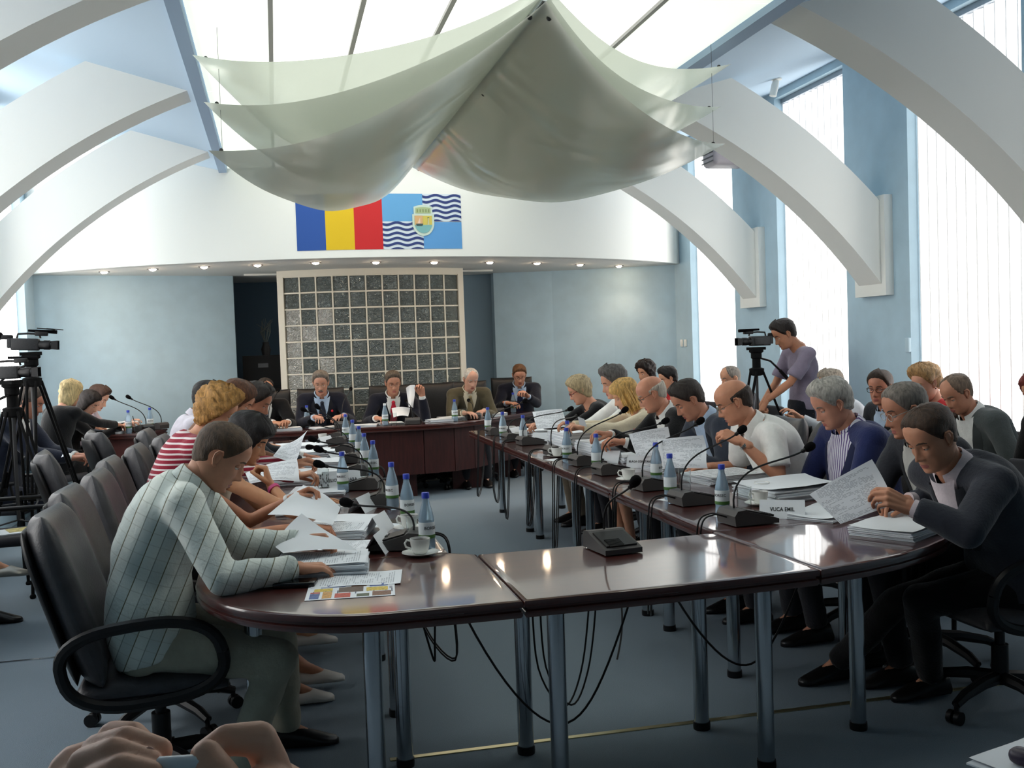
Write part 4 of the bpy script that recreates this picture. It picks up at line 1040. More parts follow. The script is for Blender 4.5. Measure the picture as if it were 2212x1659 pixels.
def skinmat(rgb):
    k = 'skin_%d_%d_%d' % rgb
    return mat(k, rgb, 0.5, noise_=0.10, nscale=18, spec=0.35, sss=0.10, bump=0.05, bscale=240)
def cloth(name, rgb, **kw):
    kw.setdefault('rough', 0.9); kw.setdefault('bump', 0.25); kw.setdefault('bscale', 90); kw.setdefault('noise_', 0.10); kw.setdefault('nscale', 14); kw.setdefault('spec', 0.15); kw.setdefault('sheen', 0.2)
    return mat('cloth_'+name, rgb, **kw)
def stripes(name, base, line, axis=(1, 0, 0), freq=40.0, width=0.35, second=None, rot=(0, 0, 0)):
    m_ = cloth(name, base, noise_=0); nt = m_.node_tree; b = nt.nodes['Principled BSDF']; N = nt.nodes.new; L = nt.links.new
    tc = N('ShaderNodeTexCoord'); mp = N('ShaderNodeMapping'); mp.inputs['Rotation'].default_value = rot; L(tc.outputs['Object'], mp.inputs['Vector'])
    sp = N('ShaderNodeSeparateXYZ'); L(mp.outputs[0], sp.inputs[0])
    def line_(out, fq, wd):
        a = N('ShaderNodeMath'); a.operation = 'MULTIPLY'; L(out, a.inputs[0]); a.inputs[1].default_value = fq
        f = N('ShaderNodeMath'); f.operation = 'FRACT'; L(a.outputs[0], f.inputs[0])
        c = N('ShaderNodeMath'); c.operation = 'LESS_THAN'; L(f.outputs[0], c.inputs[0]); c.inputs[1].default_value = wd; return c.outputs[0]
    k = line_(sp.outputs[axis.index(1)], freq, width)
    mx = N('ShaderNodeMix'); mx.data_type = 'RGBA'; mx.inputs[6].default_value = (*lin(base), 1); mx.inputs[7].default_value = (*lin(line), 1); L(k, mx.inputs[0]); out = mx.outputs[2]
    for col, ax, fq, wd, am in (second or []):
        k2 = line_(sp.outputs[ax], fq, wd); q = N('ShaderNodeMath'); q.operation = 'MULTIPLY'; q.inputs[1].default_value = am; L(k2, q.inputs[0])
        m2 = N('ShaderNodeMix'); m2.data_type = 'RGBA'; L(out, m2.inputs[6]); m2.inputs[7].default_value = (*lin(col), 1); L(q.outputs[0], m2.inputs[0]); out = m2.outputs[2]
    L(out, b.inputs['Base Color']); return m_
M_eye = mat('eye_white', (220, 215, 210), 0.3); M_iris = mat('eye_dark', (30, 22, 18), 0.2); M_lips = mat('lips', (168, 96, 88), 0.45)
M_shoe = mat('black_leather_shoe', (18, 16, 17), 0.35); M_steel = mat('watch_steel', (190, 190, 185), 0.25, metal=1.0)
def hairmat(rgb): return mat('hair_%d_%d_%d' % rgb, rgb, 0.5, noise_=0.45, nscale=9, bump=0.5, bscale=40, stretch=(9, 9, 2), spec=0.35)
def obj_np(name, co, fs, mats, parent, o, mi=None, smooth=True):
    me = bpy.data.meshes.new(name); me.from_pydata((np.asarray(co)-np.array(o)).tolist(), [], fs)
    for q in (mats if isinstance(mats, list) else [mats]): me.materials.append(q)
    if mi is not None: me.polygons.foreach_set('material_index', mi)
    me.polygons.foreach_set('use_smooth', [True]*len(me.polygons)); me.update()
    return link(name, me, parent)
PCOUNT = [0]
def person(label, H, phi, P, group=None):
    """H head centre; phi facing; P pose and clothing"""
    PCOUNT[0] += 1; seed = PCOUNT[0]
    H = Vector(H); s = P.get('scale', 1.0); gi = P.get('girth', 1.0); lod = P.get('lod', 1)
    F = Vector((math.cos(phi), math.sin(phi), 0)); R = Vector((math.sin(phi), -math.cos(phi), 0))
    hy = phi+P.get('hyaw', 0.0); pitch = P.get('pitch', 0.4)
    Rh = Matrix.Rotation(hy, 3, 'Z') @ Matrix.Rotation(pitch, 3, 'Y') @ Matrix.Rotation(P.get('roll', 0.0), 3, 'X')
    hs = s*P.get('head', 1.0)
    Sb = H + Rh @ Vector((-0.022, 0, -0.085))*hs
    Nb = Sb - F*P.get('neckf', 0.042) - UP*P.get('neckl', 0.058)*s
    stand = P.get('stand', False)
    pz = 0.93*s if stand else P.get('pz', 0.56)
    L0 = (0.50 if not stand else 0.52)*s
    dz = Nb.z-pz; hor = math.sqrt(max(0.0004, L0*L0-dz*dz)) if dz < L0 else 0.02
    hor = P.get('lean', hor)
    B = Vector((Nb.x, Nb.y, 0))-F*hor+R*P.get('shift', 0); Pv = Vector((B.x, B.y, pz))
    mid = (Pv+Nb)/2 - F*(0.05*P.get('slouch', 1.0)) + UP*0.01
    c1 = mid*2-(Pv+Nb)*0.5
    def spine(t): return Pv*(1-t)**2+c1*2*t*(1-t)+Nb*t*t
    def tang(t): return ((c1-Pv)*2*(1-t)+(Nb-c1)*2*t).normalized()
    fem = P.get('fem', False)
    T_ = [-0.20, 0.0, 0.16, 0.40, 0.62, 0.80, 0.91, 0.98, 1.04]
    WD = np.array([.145, .172, .172, .142, .156, .172, .150, .095, .058])*s*gi
    bel = P.get('belly', 0.0)
    FD = np.array([.09, .112, .120+bel*.6, .112+bel, .118+bel*.4+(0.02 if fem else 0), .104+(0.012 if fem else 0), .080, .060, .050])*s*gi
    BD = np.array([.10, .122, .118, .096, .104, .108, .092, .068, .055])*s*gi
    if fem: WD = WD*np.array([1.05, 1.06, 1.02, .90, .88, .90, .90, .92, .95])
    def sec(t):
        return np.interp(t, T_, WD), np.interp(t, T_, FD), np.interp(t, T_, BD)
    def frame(t):
        tt = max(0.0, min(1.0, t)); p = spine(tt); tg = tang(tt)
        if t > 1: p = p+tg*(t-1)*L0
        if t < 0: p = p+UP*t*L0
        f = R.cross(tg)*-1
        f = (F-tg*F.dot(tg)).normalized()
        return p, f, tg
    def surf(t, u, infl=0.0, front=True):
        """point on the torso front at lateral offset u"""
        w, fd, bd = sec(t); p, f, tg = frame(t); k = math.sqrt(max(0.0, 1-(u/(w+infl))**2))
        return p+R*u+f*((fd+infl)*k if front else -(bd+infl)*k)
    def torso(m, infl, ta=-0.2, tb=1.04):
        ts = np.linspace(ta, tb, 17); n = 22; vs = []
        for t in ts:
            w, fd, bd = sec(t); p, f, tg = frame(t)
            for k in range(n):
                a = 2*PI*k/n; c, q = math.cos(a), math.sin(a)
                rx = (fd if c > 0 else bd)+infl
                vs.append(p+f*(rx*math.copysign(abs(c)**0.9, c))+R*((w+infl)*math.copysign(abs(q)**0.85, q)))
        fs = [(j*n+k, j*n+(k+1) % n, (j+1)*n+(k+1) % n, (j+1)*n+k) for j in range(16) for k in range(n)]
        fs += [tuple(range(n-1, -1, -1)), tuple(range(16*n, 17*n))]; m.add(vs, fs)
    # arms
    ps, fs_, tg_ = frame(0.90); sw = (0.158 if fem else 0.178)*s*(0.5+0.5*gi)
    arms = {}
    for sd, key in ((1, 'R'), (-1, 'L')):
        S = ps+R*sd*sw+tg_*0.0+F*P.get('shf', 0.02)
        spec = P.get(key)
        if spec is None:
            tgt = Pv+F*0.30+R*sd*0.11+UP*0.10 if not stand else S-UP*0.52*s+F*0.08
            spec = (tgt, 'relax')
        tgt, pose = Vector(spec[0]), spec[1]; opt = spec[2] if len(spec) > 2 else {}
        hd = opt.get('dir'); l1, l2 = 0.285*s, 0.255*s
        pole = opt.get('pole', R*sd*0.55-UP*0.85-F*0.25)
        E, Wr = ik(S, tgt, l1, l2, pole)
        if 'elbow' in opt: E = Vector(opt['elbow'])
        hd = Vector(hd).normalized() if hd is not None else (Wr-E).normalized()
        up_ = Vector(opt.get('up', (0, 0, 1)))
        arms[key] = (S, E, Wr, hd, up_, pose, sd)
    # legs
    legs = []
    for sd, key in ((1, 'FR'), (-1, 'FL')):
        hj = Pv+R*sd*0.088*s-UP*0.02
        an = P.get(key)
        if an is None: an = (hj+F*(0.36 if not stand else 0.0)*s+R*sd*0.03); an = Vector((an.x, an.y, 0.085))
        an = Vector(an)
        kn, an = ik(hj, an, 0.43*s, 0.42*s, F*0.9+UP*0.9 if not stand else F)
        legs.append((hj, kn, an, P.get(key+'d', F)))
    base = Vector((Pv.x, Pv.y, 0))
    root = thing('person', label, 'person', base, 0, group); o = base
    # --- skin body: one mesh
    vx = (0.0105, 0.0145, 0.018)[lod]; hv = (0.0038, 0.0048, 0.0065)[lod]
    m = MB(); torso(m, -0.012)
    cap(m, Nb-UP*0.02, Sb+Rh @ Vector((0.0, 0, 0.03)), 0.060*s*P.get('neck', 1), 0.054*s*P.get('neck', 1)); cap(m, spine(0.9), Nb, 0.07*s, 0.060*s)
    for S, E, Wr, hd, up_, pose, sd in arms.values():
        am = (0.86 if fem else 1.0)*P.get('arm', 1.0)
        cap(m, ps, S, 0.06*s, 0.055*s); chain(m, [S, S.lerp(E, .5), E, E.lerp(Wr, .35), Wr], [.050*s*am, .046*s*am, .037*s*am, .038*s*am, .0245*s])
    for hj, kn, an, fd in legs:
        chain(m, [hj, hj.lerp(kn, .5), kn, kn.lerp(an, .35), an], [.085*s*gi, .074*s*gi, .054*s, .052*s, .034*s]); cap(m, an, an+Vector(fd)*0.10-UP*0.05, .030, .022)
    co, fs = remesh(m, vx, 4); mi = [0]*len(fs); co = [co]; nv_ = len(co[0])
    hn = ((84, 66), (56, 46), (40, 34))[lod]
    hv_, hf, lp = head_mesh(hn[0], hn[1], P); RM = np.array(Rh); hw = hv_@RM.T*hs+np.array(H)
    co.append(hw); fs = list(fs)+[tuple(i+nv_ for i in f) for f in hf]; mi += lp; nv_ += len(hw)
    em = MB(); W_ = P.get('wide', 1.0)
    if not P.get('noear'):
        for sd in (-1, 1): ear(em, sd, W_)
    ev = np.array([tuple(v) for v in em.v])@RM.T*hs+np.array(H) if em.v else np.zeros((0, 3))
    co.append(ev); fs += [tuple(i+nv_ for i in f) for f in em.f]; mi += [0]*len(em.f); nv_ += len(ev)
    for S, E, Wr, hd, up_, pose, sd in arms.values():
        hc, hf = hand(pose, hv, sd < 0)
        x = hd; zz = (up_-x*up_.dot(x)); zz = zz.normalized() if zz.length > 1e-3 else x.orthogonal().normalized(); y = zz.cross(x)
        M_ = np.array(Matrix((x, y, zz)))           # rows are axes
        hw = hc*(s*(0.92 if fem else 1.0))@M_+np.array(Wr)
        co.append(hw); fs += [tuple(i+nv_ for i in f) for f in hf]; mi += [0]*len(hf); nv_ += len(hw)
    skin = skinmat(P.get('skin', (206, 150, 120)))
    obj_np('body', np.vstack(co), fs, [skin, M_lips], root, o, mi)
    hp = lambda v: H+Rh @ (Vector(v)*hs)-o
    def headpart(name, mm, m_, sm=True):
        mm.v = [tuple(hp(v)) for v in mm.v]; return mm.build(name, m_, root, sm)
    if lod < 2 or P.get('face', True):
        e = MB(); li = MB()
        for sd in (-1, 1):
            e.ball((0.0685, sd*0.0315, 0.0025), 0.0118, 12, 8, mi=0); e.ball((0.0765, sd*0.0315, -0.0005), (0.0042, 0.0050, 0.0050), 8, 6, mi=1)
            li.ball((0.0682, sd*0.0315, 0.0050), (0.0130, 0.0138, 0.0108), 12, 8)
        ev_ = [tuple(hp(v)) for v in e.v]; h_ = len(ev_)//2
        for q in range(2):
            e2 = MB(); e2.v = ev_[q*h_:(q+1)*h_]; nf = len(e.f)//2; e2.f = [tuple(i-q*h_ for i in f) for f in e.f[q*nf:(q+1)*nf]]; e2.mi = e.mi[q*nf:(q+1)*nf]; e2.build('eye', [M_eye, M_iris], root)
        headpart('eyelids', li, skin)
    hm = None
    if P.get('hair'):
        hm = hairmat(P['hair'][1]); v, f = hair_mesh(P, seed, 0 if lod == 0 else 1)
        hw = v@RM.T*hs+np.array(H); obj_np('hair', hw, f, hm, root, o)
        if P.get('strands'):
            st = MB(); rn = random.Random(seed); kk = P['strands']
            for i in range(kk[0]):
                a = rn.uniform(*kk[1]); sgn = rn.choice((-1, 1)) if len(kk) < 4 else kk[3]
                st_a = sgn*a; r1 = rn.uniform(.078, .097)*kk[2] if kk[2] > 0 else 0.09
                p0 = Vector((math.cos(st_a)*0.05, math.sin(st_a)*0.05, 0.118+rn.uniform(-.01, .004)))
                pts = [Vector((math.cos(st_a)*0.085*q, math.sin(st_a)*r1*q, zz)) for q, zz in ((0.55, .115), (0.95, .06), (1.06, 0.0), (1.08, -.05), (1.0+rn.uniform(-.1, .15), -.10), (0.95+rn.uniform(-.15, .2), -.125-rn.uniform(0, .03)))]
                st.tube(pts, [.006, .008, .008, .008, .006, .001], 5)
            headpart('hair_locks', st, hm)
        eb = MB()
        for sd in (-1, 1): eb.tube([(0.0885, sd*0.013, 0.0215), (0.0885, sd*0.026, 0.0270), (0.0800, sd*0.040, 0.0270), (0.0720, sd*0.049, 0.0215)], [.0022, .0034, .0030, .0012], 6)
        headpart('eyebrows', eb, hairmat(P.get('brow', P['hair'][1])))
    if P.get('moustache'):
        mo = MB(); mo.tube([(0.090, -0.026, -0.064), (0.098, -0.014, -0.058), (0.1005, 0, -0.055), (0.098, 0.014, -0.058), (0.090, 0.026, -0.064)], [.003, .0065, .0070, .0065, .003], 8); headpart('moustache', mo, hm)
    if P.get('goatee'):
        mo = MB(); mo.ball((0.086, 0, -0.104), (0.014, 0.024, 0.020), 12, 8); headpart('beard', mo, hairmat(P['goatee']))
    if P.get('glasses'):
        g = MB()
        for sd in (-1, 1):
            g.tube([(0.093-0.006*abs(math.sin(a*PI/10))*0, sd*0.033+0.0235*math.cos(a*PI/10), -0.002+0.0165*math.sin(a*PI/10)) for a in range(21)], 0.0014*P.get('rim', 1), 6)
            g.tube([(0.0925, sd*0.0565, 0.004), (0.070, sd*0.0715*W_, 0.007), (0.0, sd*0.0755*W_, 0.010), (-0.014, sd*0.0765*W_, 0.002)], 0.0015*P.get('rim', 1), 6)
        g.tube([(0.093, -0.011, 0.001), (0.096, 0, 0.004), (0.093, 0.011, 0.001)], 0.0013, 6)
        headpart('glasses', g, mat('spectacle_frame_%d_%d_%d' % P['glasses'], P['glasses'], 0.3, metal=0.4))
    if P.get('earring'):
        headpart('earrings', MB().ball((-0.002, -0.079*W_, -0.038), 0.005, 8, 6).ball((-0.002, 0.079*W_, -0.038), 0.005, 8, 6), P['earring'])
    # --- clothes
    top = P['top']; kind = top['kind']; wr_amp = (0.0055, 0.004, 0.0025)[lod]
    def garment(name, infl, slv, m_, ta=-0.13, tb=0.985, vox=vx, collarless=False, amp=wr_amp, keep=None, fit=1.0):
        m = MB(); torso(m, infl, ta, tb)
        for S, E, Wr, hd, up_, pose, sd in arms.values():
            am = (0.86 if fem else 1.0)*P.get('arm', 1.0)
            if slv != 'short' and slv <= 0: cap(m, ps+R*sd*0.05, S, 0.06*s+infl, 0.048*s+infl); continue
            cap(m, ps, S, 0.062*s+infl, 0.054*s+infl)
            if slv == 'short': chain(m, [S, S.lerp(E, 0.80)], [.054*s*am+infl, .060*s*am+infl], 14, True)
            else: chain(m, [S, S.lerp(E, .5), E, E.lerp(Wr, .4), E.lerp(Wr, slv)], [.054*s*am+infl*.8, .049*s*am+infl*.7, .042*s*am+infl*.7, .040*s*am+infl*.7, .032*s*am+infl*.6], 12, True)
        co, fs = remesh(m, vox, 4); co = wrinkle(co, fs, amp, seed*7+len(name))
        if keep is not None:
            bad = keep(co); fs = [f for f in fs if not all(bad[i] for i in f)]
        return obj_np(name, co, fs, m_, root, o)
    def vmask(tb, wmax, t1=1.0):
        def fn(co):
            out = np.zeros(len(co), bool); n = 40
            C = np.array([tuple(frame(t)[0]) for t in np.linspace(0, 1.05, n)]); FF = np.array([tuple(frame(t)[1]) for t in np.linspace(0, 1.05, n)]); TG = np.array([tuple(frame(t)[2]) for t in np.linspace(0, 1.05, n)])
            d = ((co[:, None, :]-C[None])*TG[None]).sum(-1); k = np.argmin(np.abs(d), 1); t = np.linspace(0, 1.05, n)[k]
            rel = co-C[k]; u = rel@np.array(R); v = (rel*FF[k]).sum(1)
            return (v > 0.03) & (t > tb) & (np.abs(u) < wmax*np.clip((t-tb)/(t1-tb), 0, 1.15))
        return fn
    slv = top.get('sleeve', 0.96)
    inner = P.get('inner')
    if kind == 'jacket':
        tb_ = top.get('button', 0.42); wv = top.get('vw', 0.085)*s
        garment('jacket', 0.024, slv*0.93, top['mat'], tb=0.95, amp=wr_amp*1.0)
        def vpatch(name, m_, tb, w, off, t1=1.04):
            n = 16; nu = 10
            def f(u, v):
                t = tb+(t1-tb)*v; uu = (2*u-1)*max(0.002, w*v**0.9)
                return surf(t, uu, off)-o
            return MB().grid(f, nu, n).build(name, m_, root)
        vpatch('shirt_front', top['shirt'], tb_, wv, 0.034)
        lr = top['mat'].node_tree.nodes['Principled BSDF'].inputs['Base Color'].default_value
        lapm = mat(top['mat'].name+'_lapel', tuple(int(255*(1.055*(q*0.6)**(1/2.4)-0.055)) if q*0.6 > 0.0031 else int(255*12.92*q*0.6) for q in lr[:3]), 0.85)  # lapels get a darker jacket colour in place of missing shading
        for sd in (-1, 1):
            lp_ = MB(); n = 10; vs = []
            for i in range(n+1):
                t = tb_+(0.985-tb_)*i/n; u0 = wv*(i/n)*0.98; wd = 0.012+0.055*math.sin(PI*min(1, i/n*0.8+0.12))*s
                for q in (0, 0.5, 1): vs.append(surf(t, sd*(u0+wd*q), 0.036+0.006*math.sin(PI*q)-0.006*q)-o)
            fs = [(i*3+q, i*3+q+1, (i+1)*3+q+1, (i+1)*3+q) for i in range(n) for q in range(2)]
            lp_.add(vs, fs).build('lapel', lapm, root)
        if top.get('cuff', True):
            for S, E, Wr, hd, up_, pose, sd in arms.values():
                d = (Wr-E).normalized(); MB().cyl(Wr-d*0.035-o, Wr-d*0.004-o, 0.036*s, 0.034*s, 16).build('cuff', top['shirt'], root)
        if top.get('tie'):
            ti = MB(); n = 12; vs = []
            for i in range(n+1):
                t = 0.97-(0.97-tb_+0.05)*i/n; w = 0.014+0.018*min(1, i/3)*1.0+0.006*i/n
                for u in (-w, 0, w): vs.append(surf(t, u, 0.043 if u == 0 else 0.039)-o)
            ti.add(vs, [(i*3+q, i*3+q+1, (i+1)*3+q+1, (i+1)*3+q) for i in range(n) for q in range(2)])
            kn_ = surf(0.965, 0, 0.036)-o; ti.ball(kn_, (0.02, 0.02, 0.02), 10, 8); ti.build('tie', top['tie'], root)
    else:
        nm = top.get('name', 'shirt')
        garment(nm, top.get('infl', 0.014), slv, top['mat'], tb=top.get('tb', 0.985), amp=wr_amp*1.3)
        if top.get('v'):
            tb, w = top['v'][0], top['v'][1]*s
            def f(u, v):
                t = tb+(1.0-tb)*v
                return surf(t, (2*u-1)*max(0.002, w*v**0.9), top.get('infl', 0.014)+0.009)-o
            MB().grid(f, 10, 14).build('inner_top' if top.get('inner') else 'neckline_skin', top.get('inner') or skin, root)
        if slv == 0.96 and top.get('cuffm', True):
            for S, E, Wr, hd, up_, pose, sd in arms.values():
                d = (Wr-E).normalized(); MB().lathe([(0.030*s, -0.055), (0.0375*s, -0.054), (0.0385*s, -0.03), (0.0375*s, 0.002), (0.030*s, 0.001)], Wr-d*0.006-o, 16, rot=d.to_track_quat('Z', 'Y').to_matrix()).build('cuff', top['mat'], root)
    if top.get('collar'):
        c = MB(); d = (Sb-Nb); d = (d.normalized()*0.6+tang(1.0)*0.6).normalized(); x = (F-d*F.dot(d)).normalized(); y = d.cross(x); n = 26; vs = []
        for i in range(n+1):
            a = 0.32+(2*PI-0.64)*i/n
            dirv = x*math.cos(a)+y*math.sin(a); fr_ = max(0, math.cos(a))
            for r, h in ((0.064, 0.030), (0.068, 0.046), (0.074, 0.040), (0.084+0.020*fr_**3, -0.002-0.034*fr_**2)):
                vs.append(Nb+dirv*r*s*P.get('neck', 1)+d*(h-0.018*fr_)-o)
        c.add(vs, [(i*4+q, i*4+q+1, (i+1)*4+q+1, (i+1)*4+q) for i in range(n) for q in range(3)]); c.build('collar', top['collar'], root)
    # trousers or skirt
    lo = P.get('legs', {}); lm = lo.get('mat') or cloth('charcoal_trousers', (40, 41, 46))
    m = MB(); torso(m, 0.010, -0.2, 0.12); ends = 1.0 if not lo.get('skirt') else 0.0
    for hj, kn, an, fd in legs:
        if ends: chain(m, [hj, hj.lerp(kn, .5), kn, kn.lerp(an, .45), kn.lerp(an, ends)], [.092*s*gi, .083*s*gi, .067*s, .062*s, .056*s], 12, True)
        else: chain(m, [hj, hj.lerp(kn, .5), kn], [.094*s*gi, .088*s*gi, .075*s])
    co, fs = remesh(m, vx*1.15, 4); co = wrinkle(co, fs, wr_amp*1.2, seed*3+5); obj_np('skirt' if lo.get('skirt') else 'trousers', co, fs, lm, root, o)
    for hj, kn, an, fd in legs:
        fd = Vector(fd).normalized(); tilt = lo.get('tilt', 0)
        sh = MB(); n = 14; lowcut = 0.62 if lo.get('skirt') else 1.0; sec_ = [(-0.080, .028, .060), (-0.064, .037, .100), (-0.02, .042, .104), (0.04, .044, .088), (0.10, .048, .062), (0.15, .044, .042), (0.185, .026, .032), (0.195, .010, .022)]
        sx = Vector((-fd.y, fd.x, 0)); vs = []
        bz = an.z-0.085
        for X_, w, hh in sec_:
            for k in range(n):
                a = 2*PI*k/n; hh_ = hh*(lowcut if X_ < .08 else 1); zz = hh_*0.5+hh_*0.5*math.sin(a); zz = max(zz, 0.003)
                vs.append(Vector((an.x, an.y, 0))+fd*X_*s+sx*w*math.cos(a)*(1.0 if zz > 0.01 else 0.97)+UP*(bz+zz)-o)
        sh.add(vs, [(j*n+k, j*n+(k+1) % n, (j+1)*n+(k+1) % n, (j+1)*n+k) for j in range(len(sec_)-1) for k in range(n)]+[tuple(range(n-1, -1, -1)), tuple(range((len(sec_)-1)*n, len(sec_)*n))])
        sh.build('shoe', lo.get('shoe', M_shoe), root)
    for key, m_, r in P.get('bands', []):          # watches and bracelets
        S, E, Wr, hd, up_, pose, sd = arms[key]; d = (Wr-E).normalized(); c = Wr-d*0.03-o
        MB().lathe([(0.027*s, -0.008), (0.031*s, -0.008), (0.032*s, 0), (0.031*s, 0.008), (0.027*s, 0.008)], c, 18, rot=d.to_track_quat('Z', 'Y').to_matrix()).build(r, m_, root)
    root['arms'] = 1; del root['arms']
    return root, dict(F=F, R=R, P=Pv, arms=arms, Nb=Nb, surf=surf, o=o)
# ------------------------------------------------------------------ chairs
M_leather = mat('grey_leather', (62, 61, 64), 0.42, noise_=0.15, nscale=20, bump=0.15, bscale=120, spec=0.45)
M_leatherb = mat('black_leather', (24, 22, 23), 0.45, noise_=0.15, nscale=20, bump=0.12, bscale=120)
M_fabric = mat('grey_chair_fabric', (58, 58, 62), 0.9, bump=0.2, bscale=300)
def cushion(w, l, th, edge=0.5, nu=22, nv=22, bow=0.0, top_round=0.0):
    """padded slab in x (w), y (l), thickness z; returns verts, faces"""
    m = MB()
    def f(sgn):
        def g(u, v):
            a, b = math.sin(PI/2*(2*u-1)), math.sin(PI/2*(2*v-1))
            k = (max(0, 1-abs(a)**6)*max(0, 1-abs(b)**6))**0.5
            ww = w*(1-top_round*max(0, b)**4)
            return (a*ww/2, b*l/2, sgn*th/2*k*(1 if sgn > 0 else edge)+bow*a*a)
        return g
    m.grid(f(1), nu, nv); n = len(m.v); m.grid(f(-1), nu, nv)
    m.f = m.f[:nu*nv]+[tuple(reversed(q)) for q in m.f[nu*nv:]]
    return m
def exec_chair(name, label, leather, back_h=0.60, recl=0.30, square=False, group=None):
    t = thing(name, label, 'chair', (0, 0, 0), 0, group)
    c = cushion(0.50, 0.50, 0.11); q = MB(); q.v = [(v[0]+0.0, v[1], v[2]+0.405) for v in c.v]; q.f = c.f; q.build('seat', leather, t, smooth=60)
    b = cushion(0.50, back_h, 0.13, 0.8, bow=0.05, top_round=0.0 if square else 0.28); R = Matrix.Rotation(PI/2, 3, 'Z') @ Matrix.Rotation(PI/2, 3, 'X')
    T = Matrix.Rotation(-recl, 3, 'Y')
    def tr(v):
        p = R @ Vector(v)             # x width -> y, y length -> z, z thickness -> x
        p = T @ (p+Vector((0, 0, back_h/2))); return tuple(p+Vector((-0.20, 0, 0.43)))
    q = MB(); q.v = [tr(v) for v in b.v]; q.f = b.f; q.build('backrest', leather, t, smooth=60)
    sh = MB()
    q = MB(); q.v = [tr((v[0]*0.9, v[1]*0.9, v[2]*0.35-0.045)) for v in b.v]; q.f = b.f; q.build('back_shell', M_black, t, smooth=60)
    for sd in (-1, 1):
        pts = []; n = 36
        for i in range(n+1):
            a = 2*PI*i/n; x = 0.255*math.copysign(abs(math.cos(a))**0.75, math.cos(a)); z = 0.135*math.copysign(abs(math.sin(a))**0.8, math.sin(a))
            pts.append((x-0.02+0.05*(z/0.135)*-0.6, sd*(0.272+0.012*math.sin(a)), 0.515+z+0.02*x/0.25))
        MB().tube(pts, 0.0215, 8, cap=False).build('armrest', M_black, t)
    MB().cyl((0, 0, 0.10), (0, 0, 0.26), 0.033, n=16).cyl((0, 0, 0.26), (0, 0, 0.37), 0.020, n=14).box((0, 0, 0.352), (0.22, 0.18, 0.025)).build('column', M_black, t)
    for k in range(5):
        a = 2*PI*k/5+0.35; d = Vector((math.cos(a), math.sin(a), 0))
        l = MB(); l.tube([d*0.02+UP*0.125, d*0.12+UP*0.122, d*0.24+UP*0.10, d*0.30+UP*0.075], [0.028, 0.025, 0.021, 0.017], 8); lo = l.build('base_leg', M_black, t)
        sx = Vector((-d.y, d.x, 0)); ca = MB()
        for s_ in (-1, 1): ca.cyl(d*0.305+sx*s_*0.006+UP*0.027, d*0.305+sx*s_*0.026+UP*0.027, 0.027, n=14)
        ca.cyl(d*0.295+UP*0.03, d*0.295+UP*0.08, 0.010, n=8); ca.build('caster', M_black, lo)
    return t
def visitor_chair(name, label, group, wood=False):
    t = thing(name, label, 'chair', (0, 0, 0), 0, group)
    MB().rbox((0, 0, 0.435), (0.45, 0.46, 0.06), 0.025).build('seat', M_fabric, t)
    R = Matrix.Rotation(-0.18, 3, 'Y')
    MB().rbox((-0.275, 0, 0.70), (0.05, 0.46, 0.34), 0.022, R).build('backrest', M_fabric, t)
    if wood: MB().rbox((-0.31, 0, 0.68), (0.015, 0.42, 0.30), 0.007, R).build('back_shell', mat('tan_plywood', (168, 120, 74), 0.5), t)
    for sd in (-1, 1):
        MB().tube([(0.20, sd*0.22, 0.0), (0.19, sd*0.22, 0.41)], 0.012, 8).build('leg', M_black, t)
        MB().tube([(-0.26, sd*0.22, 0.0), (-0.20, sd*0.22, 0.40), (-0.245, sd*0.20, 0.55)], 0.012, 8).build('leg', M_black, t)
        MB().rbox((-0.02, sd*0.25, 0.645), (0.40, 0.045, 0.025), 0.01).build('armrest', M_black, t)
        MB().tube([(0.14, sd*0.25, 0.635), (0.17, sd*0.235, 0.43)], 0.011, 8).build('arm_post', M_black, t)
    return t
EX = exec_chair('office_chair', 'dark grey leather swivel chair of the man in plaid shirt', M_leather, group='leather swivel chairs')
EX.location = (-0.46, 3.84, 0); EX.rotation_euler = (0, 0, 0.02)
EX2 = exec_chair('office_chair', 'low-backed dark swivel chair of the short-haired man in dark suit, right row', M_leather, 0.40, group='leather swivel chairs')
EX2.location = (2.80, 3.56, 0); EX2.rotation_euler = (0, 0, PI)
def ex(x, y, rz, label): return dup(EX, (x, y, 0), rz, label, 'leather swivel chairs')
HC = exec_chair('high_back_chair', 'square black high-back chair of the man with red tie', M_leatherb, 0.70, 0.10, True, 'black chairs at the head table')
HC.location = (1.22, 11.04, 0); HC.rotation_euler = (0, 0, -PI/2)
def hc(x, y, rz, label): return dup(HC, (x, y, 0), rz, label, 'black chairs at the head table')
VC = visitor_chair('visitor_chair', 'grey fabric visitor chair of the blonde woman in red by the window', 'visitor chairs along the walls')
def vc(x, y, rz, label): return dup(VC, (x, y, 0), rz, label, 'visitor chairs along the walls')
# empty or half-hidden chairs behind the left row
ex(-0.98, 6.35, 0.25, 'empty grey leather swivel chair behind the left row, in front of the side table')
ex(-0.98, 7.95, 0.35, 'empty grey leather swivel chair at the far back of the left row')
vc(-1.62, 6.95, 0.1, 'low chair with magazines on its seat behind the tripods')
mg = thing('magazine', 'spread of printed magazines on the low chair at left', 'magazine', (-1.60, 6.95, 0.4665), 0.4)
MB().box((0, 0, 0.004), (0.30, 0.22, 0.008)).build('pages', M_paper, mg, smooth=False)
MB().box((0.02, 0.02, 0.0085), (0.22, 0.16, 0.001)).build('cover', mat('yellow_print', (206, 190, 120), 0.5, noise_=0.5, nscale=40), mg, smooth=False)
wc = visitor_chair('plywood_chair', 'grey visitor chair with tan plywood back shell behind the dark-suited man', None, True); wc.location = (3.42, 4.20, 0); wc.rotation_euler = (0, 0, PI+0.35)
